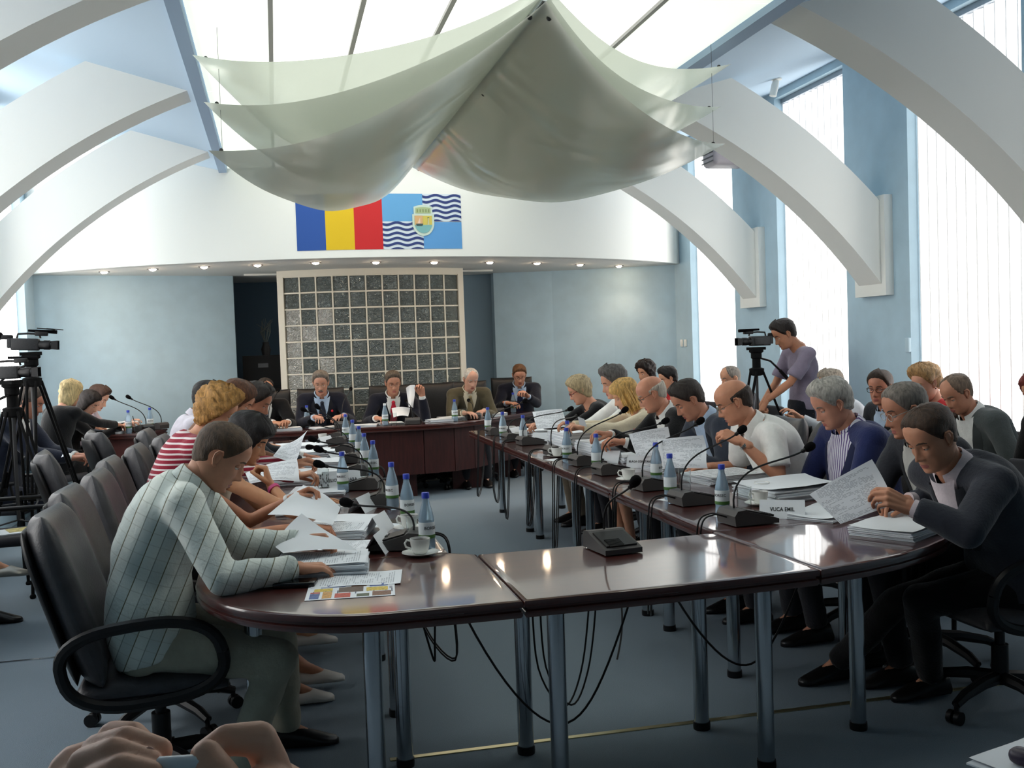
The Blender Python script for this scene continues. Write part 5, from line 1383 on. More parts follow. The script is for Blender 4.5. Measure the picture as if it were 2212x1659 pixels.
# ------------------------------------------------------------------ the people
V = Vector
W_SH = cloth('white_shirt', (232, 232, 228)); LB_SH = cloth('pale_blue_shirt', (176, 196, 220)); PK_SH = cloth('pale_pink_shirt', (214, 200, 204))
DK = cloth('dark_suit', (34, 36, 42)); NV = cloth('navy_suit', (26, 28, 40)); BK = cloth('black_cloth', (20, 20, 22)); CH = cloth('charcoal_suit', (46, 48, 54))
NVB = cloth('navy_blazer', (38, 46, 88)); OL = cloth('olive_jacket', (86, 80, 62)); RED = cloth('red_top', (190, 26, 34)); CRM = cloth('cream_cardigan', (226, 214, 186))
GT = cloth('grey_jacket', (78, 84, 84)); LAV = cloth('lavender_grey_tshirt', (138, 128, 146)); LG = cloth('light_grey_shirt', (186, 184, 178))
PLAID = stripes('plaid_shirt', (222, 228, 220), (112, 110, 88), (1, 0, 0), 25.0, 0.085, [((176, 190, 188), 0, 12.5, 0.5, 0.5), ((150, 152, 138), 2, 24.0, 0.08, 0.28)], rot=(0, -0.42, 0))
STR_R = stripes('red_striped_top', (150, 40, 60), (226, 214, 214), (0, 0, 1), 38.0, 0.35)
STR_P = stripes('purple_striped_shirt', (214, 212, 222), (84, 60, 120), (0, 1, 0), 60.0, 0.36)
LIL = cloth('lilac_white_shirt', (222, 216, 226)); KH = cloth('grey_khaki_trousers', (160, 157, 140)); KH2 = cloth('khaki_trousers', (120, 108, 92)); JEANS = cloth('dark_jeans', (26, 28, 36))
M_tred = cloth('red_tie', (196, 40, 64)); M_tdark = cloth('dark_tie', (40, 44, 58)); M_ttan = cloth('tan_tie', (150, 136, 104)); M_tnavy = cloth('navy_tie', (28, 36, 66))
M_tstr = stripes('striped_tie', (40, 42, 56), (150, 152, 164), (0, 0, 1), 50.0, 0.3)
def jacket(m_, sh, tie=None, **k): return dict(kind='jacket', mat=m_, shirt=sh, tie=tie, collar=sh, **k)
def shirt(m_, sleeve=0.96, collar=True, **k): return dict(kind='shirt', mat=m_, sleeve=sleeve, collar=m_ if collar else None, **k)
BRN, DBR, BLKH, GRY, WHT, BLD, LBL = (62, 48, 36), (40, 32, 27), (22, 18, 18), (112, 110, 106), (190, 186, 178), (176, 136, 82), (206, 168, 104)
# ---------- left row, facing the ring
def seat(px, py, X=None, d=None, Y=None):
    return onx(px, py, X) if X is not None else (atd(px, py, d) if d else ony(px, py, Y))
H1 = ony(476, 985, 3.80)
person('man in green-white plaid shirt leaning over papers at the near left corner', H1, 0.0, dict(lod=0, pitch=0.62, hyaw=-0.03, girth=1.10, slouch=1.6, neck=1.08, hair=('short', (84, 66, 50), 0.006, 0.0012), skin=(200, 146, 118), jowl=0.10,
    top=shirt(PLAID, infl=0.022), legs=dict(mat=KH), lean=0.15, neckl=0.045, neckf=0.03,
    R=((0.035, 3.55, 0.80), 'relax', dict(dir=(0.85, 0.45, -0.10), elbow=(-0.20, 3.46, 0.80))), L=((0.06, 3.88, 0.835), 'hold', dict(dir=(0.9, -0.25, 0.05), pole=V((0, 0.5, -1)), up=(0, 0.5, 0.9))),
    FR=(-0.20, 3.60, 0.085), FL=(-0.02, 4.02, 0.085), bands=[('L', M_steel, 'watch')]))
hw = ony(484, 985, 4.42)
person('woman in white top with bead bracelets, hidden behind the plaid-shirt man', hw, 0.0, dict(lod=0, fem=True, scale=0.95, pitch=0.5, hair=('bob', DBR, 0.018, 0.004), skin=(186, 128, 98), top=shirt(cloth('white_top', (226, 226, 220)), 0.0, False), lean=0.26,
    R=((0.10, 4.24, 0.82), 'write', dict(dir=(0.9, 0.15, -0.15))), L=((0.05, 4.55, 0.90), 'hold', dict(dir=(0.75, -0.25, 0.30), up=(0, 0.6, 0.8))), legs=dict(skirt=True, mat=CH, shoe=mat('white_sandal', (214, 206, 196), 0.4)), FR=(0.0, 4.52, 0.085), FL=(0.10, 4.70, 0.085), bands=[('L', mat('white_beads', (220, 222, 222), 0.2), 'bead_bracelet'), ('R', M_steel, 'watch')]))
h3 = ony(536, 950, 5.02)
person('black-haired woman resting her chin on a hand with a pink bracelet', h3, 0.0, dict(lod=0, fem=True, scale=0.95, pitch=0.45, hyaw=-0.25, hair=('bangs', BLKH, 0.030, 0.003), skin=(206, 152, 116), top=shirt(cloth('yellow_ochre_top', (206, 196, 176)), 0.0, False), lean=0.30,
    R=((h3.x+0.095, h3.y-0.06, h3.z-0.215), 'grip', dict(dir=(-0.25, 0.1, 1.0), up=(1, 0, 0.2), elbow=(0.05, 4.82, 0.79))), L=((0.12, 5.16, 0.80), 'flat', dict(dir=(0.9, -0.2, 0))), legs=dict(skirt=True, mat=BK, shoe=mat('white_sandal', (214, 206, 196), 0.4)), FR=(0.12, 5.30, 0.085), FL=(0.22, 5.45, 0.085), bands=[('R', mat('pink_band', (214, 84, 140), 0.5), 'bracelet'), ('L', M_steel, 'watch')]))
h4 = ony(470, 890, 5.66)
person('curly blonde woman in red and white striped top holding up a page', h4, 0.0, dict(lod=1, fem=True, pitch=0.45, hyaw=-0.1, girth=1.08, hair=('puff', (178, 132, 74), 0.040, 0.014), skin=(206, 152, 122), top=shirt(STR_R, 0.96, False), lean=0.22,
    R=((0.22, 5.5, 0.83), 'hold', dict(dir=(0.9, 0.2, 0.1))), L=((0.24, 5.85, 0.86), 'hold', dict(dir=(0.9, -0.2, 0.2), up=(0, .5, .8)))))
h5 = ony(510, 866, 6.42)
person('brown-haired woman bending low over papers in the left row', h5, 0.0, dict(lod=1, fem=True, pitch=0.6, hair=('bob', (92, 58, 38), 0.02, 0.004), top=shirt(cloth('brown_top', (120, 82, 60)), 0.96, False), lean=0.24, R=((0.10, 6.3, 0.80), 'relax'), L=((0.10, 6.6, 0.80), 'relax')))
h6 = ony(552, 868, 7.08)
person('dark-haired man with stubble looking down in the left row', h6, 0.0, dict(lod=1, pitch=0.5, hyaw=-0.2, hair=('short', (40, 32, 28), 0.022, 0.005), skin=(180, 122, 96), top=jacket(DK, W_SH), lean=0.26, R=((0.16, 6.95, 0.80), 'relax'), L=((0.16, 7.3, 0.80), 'relax')))
h7 = ony(448, 862, 7.75)
person('black-haired person in lilac-white shirt sitting back at the far left row', h7, 0.0, dict(lod=1, pitch=0.3, hair=('short', BLKH, 0.02, 0.003), top=shirt(LIL), lean=0.10, R=((0.0, 7.65, 0.80), 'relax'), L=((0.0, 7.95, 0.80), 'relax')))
for x, y, w in ((-0.52, 4.46, 'woman in white top'), (-0.50, 5.04, 'black-haired woman'), (-0.54, 5.68, 'curly blonde woman'), (-0.50, 6.42, 'brown-haired woman in the left row'), (-0.42, 7.08, 'dark-haired man in the left row'), (-0.60, 7.75, 'person in lilac-white shirt')):
    ex(x, y, 0.03, 'dark grey leather swivel chair of the %s' % w)
# ---------- head table
fw = -PI/2
def headman(label, H, P): return person(label, H, P.pop('phi', fw), dict(P, lod=P.get('lod', 1)))
def pin(r, q, t, u, off):
    MB().ball(q['surf'](t, u, off)-q['o'], (0.012, 0.008, 0.014), 8, 6).build('red_pin', mat('red_enamel', (210, 24, 40), .35), r)
headman('dark-haired man with striped tie at the left end of the head table', ony(573, 842, 10.92), dict(pitch=0.35, hyaw=0.3, hair=('receding', DBR, 0.008, 0.002), skin=(186, 134, 106), top=jacket(BK, W_SH, M_tstr), R=((-0.05, 10.62, 0.82), 'relax'), L=((0.08, 10.62, 0.82), 'relax'), lean=0.16))
h2_ = headman('grey-haired man with moustache and spectacles in navy suit reading a page', ony(693, 827, 10.84), dict(pitch=0.30, hyaw=-0.12, girth=1.12, moustache=True, hair=('short', (116, 106, 96), 0.018, 0.003), brow=(110, 100, 92), glasses=(150, 140, 110), skin=(204, 150, 126), top=jacket(NV, LB_SH, M_tdark), R=((0.36, 10.60, 0.86), 'hold', dict(dir=(0.3, -0.9, 0.2))), L=((0.64, 10.60, 0.86), 'relax', dict(dir=(-0.6, -0.7, 0))), lean=0.14))
headman('man with red tie and spectacles raising a curved page', ony(849, 827, 10.84), dict(pitch=0.28, hyaw=0.05, hair=('short', (92, 80, 68), 0.016, 0.004), glasses=(120, 110, 90), skin=(196, 140, 114), top=jacket(NV, W_SH, M_tred), R=((0.98, 10.60, 0.82), 'relax', dict(dir=(0.5, -0.8, 0))), L=((1.46, 10.60, 1.03), 'hold', dict(dir=(-0.15, -0.25, 0.95), up=(0.3, 0.9, 0.2), elbow=(1.50, 10.66, 0.80))), lean=0.14))
headman('white-haired man in olive jacket looking down at the head table', ony(1017, 819, 11.02), dict(pitch=0.42, hyaw=0.12, hair=('receding', WHT, 0.005, 0.001), brow=WHT, skin=(214, 164, 142), top=jacket(OL, cloth('cream_shirt', (206, 198, 176)), M_ttan), R=((1.92, 10.72, 0.82), 'relax', dict(dir=(0.6, -0.7, 0))), L=((2.16, 10.86, 0.82), 'relax', dict(dir=(-0.5, -0.7, 0))), lean=0.12))
headman('brown-haired man in dark suit and navy tie at the angled end', ony(1122, 810, 11.70), dict(phi=fw-0.12, pitch=0.45, hyaw=0.0, girth=1.12, hair=('short', (104, 72, 46), 0.014, 0.002), glasses=(110, 100, 90), skin=(206, 150, 124), top=jacket(NV, LB_SH, M_tnavy), R=((2.56, 11.46, 0.86), 'relax', dict(dir=(0.6, -0.7, 0))), L=((2.78, 11.38, 0.93), 'hold', dict(dir=(-0.5, -0.4, 0.5))), lean=0.12))
pin(*h2_, 0.80, -0.10, 0.05)
for x, y, rz, w in ((-0.12, 11.10, fw, 'dark-haired man at its left end'), (0.45, 11.04, fw, 'man with moustache'), (2.07, 11.24, fw, 'man in olive jacket'), (2.74, 11.90, fw-0.12, 'man at its angled end')):
    hc(x, y, rz, 'black high-back chair of the %s of the head table' % w if 'end' in w else 'square black high-back chair of the %s' % w)
hc(1.65, 11.10, fw-0.1, 'empty square black chair between the red-tie man and the olive-jacketed man')
# ---------- right row, facing the ring
fr = PI
person('short-haired man in dark suit and open pink shirt at the near right corner', onx(2012, 944, 2.42), fr+0.05, dict(lod=0, pitch=0.50, hyaw=0.15, girth=1.10, head=1.04, hair=('short', (66, 48, 36), 0.008, 0.0015), skin=(200, 142, 112), top=jacket(cloth('slate_suit', (50, 52, 60)), PK_SH, vw=0.07), legs=dict(mat=BK), lean=0.30,
    R=((2.50, 3.72, 0.84), 'hold', dict(dir=(-0.8, -0.1, 0.1))), L=(atd(1968, 1096, 3.72), 'hold', dict(dir=(-0.80, 0.25, 0.45), up=(-0.2, -0.7, 0.7), elbow=atd(2092, 1150, 3.62))), FL=(2.62, 3.80-0.05, 0.085), FR=(2.36, 4.05, 0.085), bands=[('L', M_black, 'bracelet')]))
person('grey-haired man with spectacles in light shirt and dark jacket, right row', onx(1956, 886, 2.72), fr, dict(lod=0, pitch=0.30, hyaw=-0.12, hair=('short', (120, 112, 104), 0.010, 0.0015), brow=(60, 50, 44), glasses=(170, 170, 165), skin=(184, 128, 102), top=jacket(CH, LG, vw=0.10), R=((2.48, 4.25, 0.62), 'relax'), L=((2.50, 4.0, 0.62), 'relax'), lean=0.14))
person('stout grey-white haired man in navy blazer and purple striped shirt', onx(1797, 873, 2.74), fr, dict(lod=0, pitch=0.45, hyaw=-0.08, girth=1.16, belly=0.035, hair=('short', (168, 164, 156), 0.024, 0.003), brow=(120, 116, 110), skin=(198, 140, 116), top=jacket(NVB, STR_P, vw=0.12, button=0.2), R=((2.52, 4.85, 0.64), 'relax'), L=((2.50, 4.55, 0.66), 'relax'), lean=0.08))
person('bald man with spectacles in short-sleeved white shirt turning a page', onx(1585, 868, 2.42), fr, dict(lod=0, pitch=0.45, hyaw=-0.25, girth=1.10, belly=0.03, hair=('fringe', (52, 42, 36), 0.014, 0.003), brow=(60, 50, 44), glasses=(120, 110, 90), skin=(206, 146, 116), jowl=0.12, top=shirt(W_SH, 'short', tb=0.98), lean=0.30,
    R=((2.36, 5.42, 0.80), 'relax', dict(dir=(-0.8, -0.2, 0))), L=((2.36, 4.97, 0.985), 'hold', dict(dir=(-0.6, 0.55, 0.40), up=(-0.2, -0.4, 0.9), elbow=(2.53, 4.88, 0.80))), bands=[('L', M_steel, 'watch')]))
person('dark-haired man in charcoal suit bowing over papers, right row', onx(1487, 864, 2.44), fr, dict(lod=0, pitch=0.60, hyaw=-0.05, hair=('short', (48, 40, 36), 0.014, 0.002), skin=(196, 138, 112), top=jacket(cloth('blue_grey_suit', (52, 58, 70)), LB_SH), lean=0.30, R=((2.26, 5.95, 0.84), 'relax'), L=((2.28, 5.55, 0.84), 'hold')))
person('balding man with spectacles in black jacket reading a held page, right row', onx(1408, 851, 2.46), fr, dict(lod=0, pitch=0.45, hyaw=-0.22, girth=1.08, hair=('fringe', (190, 180, 166), 0.010, 0.002), brow=(170, 160, 148), glasses=(90, 80, 70), skin=(210, 148, 120), jowl=0.08, top=jacket(BK, W_SH), lean=0.26, R=((2.18, 6.62, 0.90), 'hold', dict(dir=(-0.9, -0.1, 0.2))), L=((2.16, 6.26, 0.88), 'hold', dict(dir=(-0.9, 0.2, 0.2)))))
person('blonde woman in cream cardigan with fringe, right row', onx(1351, 854, 2.48), fr, dict(lod=1, fem=True, scale=0.94, pitch=0.42, hyaw=-0.15, hair=('bangs', (206, 164, 96), 0.022, 0.005), strands=(46, (0.9, 2.4), 1.0), skin=(216, 160, 130), top=shirt(CRM, 0.96, False, v=(0.35, 0.07), inner=cloth('pink_vest', (196, 120, 116))), lean=0.22, R=((2.04, 7.2, 0.92), 'hold', dict(dir=(-0.9, -0.1, 0.25))), L=((2.04, 6.95, 0.92), 'hold', dict(dir=(-0.9, 0.1, 0.25))), legs=dict(skirt=True, mat=CRM, shoe=mat('tan_shoe', (160, 120, 90), 0.5))))
person('man with thick wavy grey hair in white shirt, right row', onx(1326, 827, 2.58), fr, dict(lod=1, pitch=0.30, hyaw=-0.02, hair=('short', (92, 88, 86), 0.030, 0.008), brow=(40, 34, 30), skin=(202, 148, 122), top=shirt(W_SH), lean=0.18, R=((2.20, 7.85, 0.80), 'relax'), L=((2.2, 7.55, 0.80), 'relax')))
r1_ = person('woman with short blond-grey hair and red spectacles in black top, far right row', onx(1252, 843, 2.48), fr, dict(lod=1, fem=True, scale=0.95, pitch=0.42, hyaw=-0.12, hair=('puff', (170, 152, 118), 0.026, 0.006), glasses=(120, 40, 40), rim=1.6, skin=(206, 150, 122), top=shirt(BK, 0.96, False, v=(0.62, 0.07)), lean=0.20, R=((2.12, 8.45, 0.84), 'hold'), L=((2.12, 8.15, 0.86), 'hold'), legs=dict(mat=KH2)))
pin(*r1_, 0.80, -0.085, 0.022)
for x, y, w in ((2.90, 4.74, 'man in navy blazer'), (2.82, 5.34, 'bald man in white shirt'), (2.82, 5.92, 'dark-haired man in charcoal suit'), (2.80, 6.52, 'balding man in black jacket'), (2.78, 7.12, 'blonde woman in cream cardigan'), (2.84, 7.74, 'man with wavy grey hair'), (2.76, 8.34, 'woman in black top')):
    ex(x, y, PI, 'dark grey leather swivel chair of the %s, right row' % w)
dup(EX2, (2.90, 4.14, 0), PI, 'low-backed dark swivel chair of the grey-haired man with spectacles, right row', 'leather swivel chairs')
# ---------- people along the right wall
def wallman(label, px, py, X, **P):
    h = onx(px, py, X); P.setdefault('lod', 1); P.setdefault('lean', 0.06); ph = P.pop('phi', fr)
    r, q = person(label, h, ph, P); return h, q
rowv = [('woman with dark curly hair by the rear wall', 1395, 806, 3.95, dict(fem=True, scale=.95, pitch=0.15, hyaw=0.35, hair=('puff', (34, 22, 18), 0.038, 0.016), top=shirt(BK, .96, False), lod=2)),
 ('dark-haired woman in red top seen from the side, right wall', 1443, 818, 3.95, dict(fem=True, scale=.95, pitch=0.3, hair=('short', (28, 22, 20), 0.024, 0.004), earring=M_red if False else M_steel, top=shirt(RED, .96, False), lod=2)),
 ('bald grey-templed man by the far window', 1578, 818, 4.15, dict(pitch=0.2, hyaw=0.1, hair=('receding', (120, 112, 104), 0.004, 0.001), top=jacket(DK, W_SH))),
 ('grey-haired man half hidden behind the navy blazer', 1795, 832, 4.15, dict(pitch=0.25, hair=('short', (150, 138, 124), 0.012, 0.003), top=shirt(cloth('pale_shirt', (196, 200, 206))), L=((3.82, 6.98, 0.90), 'relax', dict(dir=(-.6, .1, .5))))),
 ('dark-haired man with black spectacles in black jacket by the blue pillar', 1902, 838, 4.20, dict(pitch=0.12, hyaw=0.55, hair=('short', (58, 44, 36), 0.014, 0.002), glasses=(30, 26, 26), rim=1.5, skin=(196, 134, 110), top=jacket(DK, LB_SH, vw=.1), lod=1)),
 ('blonde short-haired woman in red by the window', 2000, 828, 4.30, dict(fem=True, scale=.96, pitch=0.3, hyaw=0.15, hair=('short', (178, 138, 92), 0.034, 0.008), earring=M_black, skin=(214, 156, 130), top=shirt(RED, .96, False))),
 ('balding man in grey tweed jacket by the window', 2068, 850, 4.02, dict(pitch=0.5, hyaw=0.1, hair=('receding', (120, 100, 84), 0.006, 0.001), goatee=(70, 52, 44), skin=(204, 144, 116), girth=1.05, top=jacket(GT, W_SH), lean=0.2)),
 ('person in red with black jacket cut off by the right edge', 2250, 850, 4.0, dict(fem=True, pitch=0.3, hair=('bob', (110, 40, 34), 0.02, 0.004), top=jacket(BK, RED, vw=0.16, button=0.2)))]
first = True
for lb, px, py, X, P in rowv:
    h, q = wallman(lb, px, py, X, **P)
    p = q['P']+q['F']*0.03
    if first: VC.location = (p.x, p.y, 0); VC.rotation_euler = (0, 0, fr); VC['label'] = 'grey visitor chair of the %s' % lb.replace(' by the rear wall', ''); first = False
    else: vc(p.x, p.y, fr, 'grey visitor chair of the %s' % ' '.join(lb.split()[:9]))
# ---------- camera operator
co_h = onx(1694, 722, 4.15)
person('standing young camera operator in lavender-grey t-shirt by the blue pillar', co_h, fr, dict(lod=0, stand=True, scale=0.98, pitch=0.50, hyaw=-0.1, slouch=0.6, hair=('short', (38, 30, 26), 0.020, 0.002), skin=(194, 136, 106), neckf=0.075, lean=0.02, girth=0.86, arm=0.95,
    top=shirt(LAV, 'short', False, name='tshirt', infl=0.010), legs=dict(mat=JEANS), L=((3.88, 7.80, 0.93), 'grip', dict(dir=(-0.5, 0.05, -0.8), pole=V((0.9, -0.2, 0)))), R=((3.96, 8.05, 0.84), 'grip', dict(dir=(-0.5, 0, -0.8)))))
# ---------- left rear group
c1 = atd(152, 850, 9.75)
person('blonde woman in black seen from behind at the side table', c1, 0.95, dict(lod=1, fem=True, pitch=0.35, hair=('bob', (196, 172, 124), 0.022, 0.006), skin=(206, 150, 122), top=shirt(BK, .96, False), R=((c1.x+.42, c1.y+.35, .84), 'relax'), L=((c1.x+.2, c1.y+.5, .82), 'relax'), lean=0.12, legs=dict(mat=BK)))
c2 = atd(192, 870, 10.15)
person('dark-haired woman looking down between the two others at the side table', c2, 0.0, dict(lod=1, fem=True, pitch=0.6, hyaw=-0.25, hair=('bob', (30, 22, 20), 0.016, 0.004), skin=(216, 164, 140), top=shirt(BK, .96, False), R=((c2.x+.28, c2.y-.02, .84), 'relax'), L=((c2.x+.3, c2.y+.2, .84), 'relax'), lean=0.12, legs=dict(mat=BK)))
c3 = atd(212, 860, 10.55)
person('brown-haired woman writing at the side table', c3, -0.05, dict(lod=1, fem=True, pitch=0.55, hyaw=-0.2, hair=('short', (66, 44, 34), 0.026, 0.004), skin=(220, 170, 146), top=shirt(cloth('pale_pink_top', (206, 190, 200)), .96, False), R=((c3.x+.27, c3.y-.08, .84), 'write', dict(dir=(.8, -.3, -.1))), L=((c3.x+.25, c3.y+.2, .84), 'relax'), lean=0.12, legs=dict(mat=BK)))
for h, rz, w in ((c1, 0.95, 'blonde woman'), (c2, 0.0, 'dark-haired woman'), (c3, -0.05, 'woman writing')):
    f = V((math.cos(rz), math.sin(rz), 0)); p = h-f*0.22; vc(p.x, p.y, rz, 'grey visitor chair of the %s at the side table' % w)
s1 = atd(66, 868, 7.7)
person('seated man in dark suit behind the tripods holding white paper', s1, -0.15, dict(lod=1, pitch=0.45, hair=('short', (74, 62, 54), 0.008, 0.002), skin=(190, 130, 106), top=jacket(cloth('dark_blue_suit', (40, 44, 58)), W_SH), lean=0.14, R=((s1.x+.30, s1.y-.16, .80), 'hold', dict(dir=(.9, 0, .1))), L=((s1.x+.30, s1.y+.02, .80), 'hold', dict(dir=(.9, -.1, .1))), legs=dict(mat=cloth('dark_blue_suit', (40, 44, 58)))))
f = V((math.cos(-.15), math.sin(-.15), 0)); p = s1-f*0.22; vc(p.x, p.y, -.15, 'grey visitor chair of the man in dark suit behind the tripods')
s2 = V((-1.97, 6.30, 1.24))
person('seated man in black at the left edge, only his black shoes in view', s2, 0.0, dict(lod=2, pitch=.2, hair=('short', DBR, .012), top=jacket(BK, W_SH), legs=dict(mat=BK), FR=(-1.78, 6.14, .085), FL=(-1.72, 6.50, .085), lean=.08))
vc(-2.03, 6.30, 0, 'grey visitor chair of the man at the left edge')
s3 = V((-1.90, 5.50, 1.20)); ft = atd(20, 1212, 5.75)
person('seated woman at the left edge, one bare leg with silver sandal in view', s3, 0.0, dict(lod=2, fem=True, pitch=.2, hair=('bob', BRN, .02), top=shirt(BK, .96, False), legs=dict(skirt=True, mat=BK, shoe=mat('silver_sandal', (150, 146, 138), 0.35, metal=.5)), FR=(ft.x, ft.y, ft.z), FL=(-1.75, 5.6, .085), lean=.06))
vc(-1.98, 5.50, 0, 'grey visitor chair of the woman at the left edge')
# ---------- held pages
gp_ = 'pages held in hands'
sheet([atd(612, 1195, 3.62), atd(772, 1190, 3.74), atd(652, 1110, 3.88), atd(590, 1178, 3.85)], 'lifted white page corner under the plaid-shirt man\'s left hand', 0.012, False, gp_)
sheet([atd(578, 1112, 4.20), atd(718, 1136, 4.20), atd(735, 1098, 4.42), atd(655, 1048, 4.52)], 'large white page turned by the woman in white top', 0.02, False, gp_)
sheet([atd(540, 1045, 5.10), atd(648, 1042, 5.10), atd(642, 993, 5.22), atd(530, 1022, 5.25)], 'printed page propped before the black-haired woman', 0.02, True, gp_)
sheet([atd(590, 985, 5.65), atd(640, 992, 5.65), atd(664, 928, 5.80), atd(608, 962, 5.85)], 'printed page held up by the curly blonde woman', -0.02, True, gp_)
sheet([atd(1816, 1132, 3.86), atd(1937, 1088, 3.74), atd(1884, 992, 3.80), atd(1748, 1068, 3.96)], 'printed page held by the man in dark suit', 0.012, True, gp_)
sheet([atd(1432, 1010, 5.42), atd(1530, 1012, 5.25), atd(1520, 940, 5.28), atd(1420, 950, 5.45)], 'printed page turned by the bald man in white shirt', 0.03, True, gp_)
sheet([atd(1375, 985, 6.05), atd(1450, 985, 5.95), atd(1444, 922, 5.98), atd(1358, 938, 6.10)], 'printed page standing before the man in charcoal suit', 0.03, True, gp_)
sheet([atd(1160, 928, 8.20), atd(1226, 922, 8.15), atd(1214, 883, 8.2), atd(1150, 890, 8.3)], 'printed page held by the woman in black top', 0.01, True, gp_)
sheet([atd(1252, 918, 6.95), atd(1268, 922, 6.95), atd(1262, 905, 6.95), atd(1248, 900, 6.95)], 'small white card held by the blonde woman in cardigan', 0.002, False, gp_)
sheet([atd(672, 902, 10.75), atd(708, 904, 10.72), atd(706, 884, 10.9), atd(670, 884, 10.9)], 'white page held by the man with moustache', 0.01, False, gp_)
sheet([atd(883, 880, 10.75), atd(893, 882, 10.75), atd(897, 832, 10.85), atd(877, 838, 10.85)], 'curved white page raised by the man with red tie', 0.04, False, gp_)
sheet([atd(850, 902, 10.65), atd(882, 900, 10.7), atd(886, 882, 10.85), atd(846, 882, 10.85)], 'white page on the table before the man with red tie', 0.02, False, gp_)
sheet([atd(132, 988, 7.45), atd(148, 982, 7.45), atd(146, 978, 7.55), atd(136, 980, 7.55)], 'folded white paper in the hands of the seated suited man', 0.0, False, gp_)
# ---------- photographer's neighbour: two hands with a white pen-like device
def hands_person():
    d0 = 0.62
    t = thing('person', 'pair of hands in the foreground at bottom left fiddling with a white device', 'person', (-0.18, 0.62, 0))
    o = V((-0.18, 0.62, 0)); m = MB()
    A = lambda x, y, d: atd(x, y, d)-o
    wl_ = A(110, 1800, .66); wr_ = A(640, 1850, .66)
    cap(m, A(-250, 2300, .75), wl_, .045, .032); cap(m, A(900, 2500, .72), wr_, .045, .032)
    def fing(pts, rs): chain(m, pts, rs, 12)
    # left hand: fingers curling right from the knuckles
    kn = [A(175, 1660, .66), A(225, 1618, .65), A(250, 1590, .66)]
    cap(m, wl_, A(200, 1720, .66), .034, .030); cap(m, A(190, 1690, .67), A(260, 1640, .68), .028, .020)
    fing([A(168, 1700, .645), A(185, 1652, .635), A(245, 1628, .622), A(322, 1648, .618)], [.0115, .0112, .0102, .0085])
    fing([A(190, 1680, .655), A(212, 1622, .65), A(272, 1602, .640), A(344, 1622, .634)], [.0115, .0110, .0100, .0085])
    fing([A(215, 1650, .67), A(245, 1592, .668), A(285, 1590, .660), A(302, 1602, .655)], [.0112, .0105, .0096, .0085])
    fing([A(170, 1740, .63), A(205, 1690, .615), A(260, 1662, .606), A(325, 1672, .604)], [.0110, .0105, .0096, .0080])
    # right hand: bent index over thumb
    cap(m, wr_, A(590, 1740, .66), .034, .028)
    fing([A(620, 1760, .655), A(585, 1650, .650), A(560, 1596, .640), A(490, 1598, .632), A(440, 1630, .628)], [.0125, .0118, .0112, .0098, .0085])
    fing([A(560, 1790, .63), A(500, 1720, .615), A(465, 1668, .607), A(448, 1632, .612)], [.0160, .0135, .0118, .0095])
    fing([A(640, 1790, .645), A(610, 1700, .637), A(560, 1690, .625), A(500, 1720, .618)], [.0120, .0112, .0105, .0085])
    co, fs = remesh(m, 0.0022, 2); me = bpy.data.meshes.new('body'); me.from_pydata(co.tolist(), [], fs)
    sk_ = skinmat((228, 176, 148)); me.materials.append(sk_); me.polygons.foreach_set('use_smooth', [True]*len(me.polygons)); link('body', me, t)
    for px, py, d in ((322, 1632, .6195), (448, 1640, .6065)):
        MB().ball(A(px, py, d), (.0044, .0018, .0056), 10, 6).build('fingernail', mat('nail', (236, 190, 172), .3), t)
    pn = thing('white_device', 'white pen-like device between the fingers at bottom left', 'pen', o)
    MB().tube([A(345, 1652, .612), A(440, 1646, .606)], .0048, 10).build('barrel', mat('gloss_white', (226, 232, 236), .2), pn)
hands_person()
for n_, p_ in (('pen', (c3.x+.37, c3.y-.12, .86)),):
    o_ = thing('pen', 'black pen in the hand of the woman writing at the side table', 'pen', p_); MB().tube([(0, 0, -.05), (-.03, .02, .07)], .004, 8).build('barrel', M_black, o_)
# ------------------------------------------------------------------ video cameras, tripods, fixtures
def tripod(x, y, h, rz, label, spread=0.55, group='tripods'):
    t = thing('tripod', label, 'tripod', (x, y, 0), rz, group)
    MB().lathe([(0.03, h-0.24), (0.06, h-0.23), (0.062, h-0.18), (0.035, h-0.17), (0.034, h-0.10), (0.045, h-0.09), (0.045, h-0.05), (0.06, h-0.04), (0.06, h-0.02), (0.0, h-0.02)], n=16).build('head', M_blackm, t)
    MB().box((0, 0, h-0.012), (0.14, 0.08, 0.024)).build('plate', M_blackm, t, smooth=False)
    for k in range(3):
        a = 2*PI*k/3+0.4; d = V((math.cos(a), math.sin(a), 0)); sx = V((-d.y, d.x, 0)); top = d*0.05+UP*(h-0.20); ft = d*spread+UP*0.012
        l = MB()
        for s_ in (-1, 1): l.tube([top+sx*s_*0.028, top.lerp(ft, 0.55)+sx*s_*0.024], 0.010, 7)
        l.tube([top.lerp(ft, 0.45), ft], 0.011, 7); l.box(top.lerp(ft, .55), (0.05, 0.05, 0.05)); l.ball(ft, 0.02, 8, 6)
        l.build('leg', M_blackm, t)
        MB().tube([UP*(h*0.36), top.lerp(ft, .62)], 0.006, 6).build('spreader', M_dgrey, t)
    MB().tube([(0, 0, h*0.36), (0, 0, h-0.24)], 0.012, 8).build('centre_column', M_dgrey, t)
    MB().tube([(-0.03, 0, h-0.09), (-0.12, 0.03, h-0.12), (-0.20, 0.05, h-0.20)], 0.009, 8).tube([(-0.20, 0.05, h-0.20), (-0.40, 0.09, h-0.42)], [0.014, 0.018], 10).build('pan_handle', M_black, t)
    return t
M_camb = mat('camcorder_body', (44, 44, 46), 0.45, noise_=0.3, nscale=60); M_lens = mat('lens_glass', (24, 18, 44), 0.05)
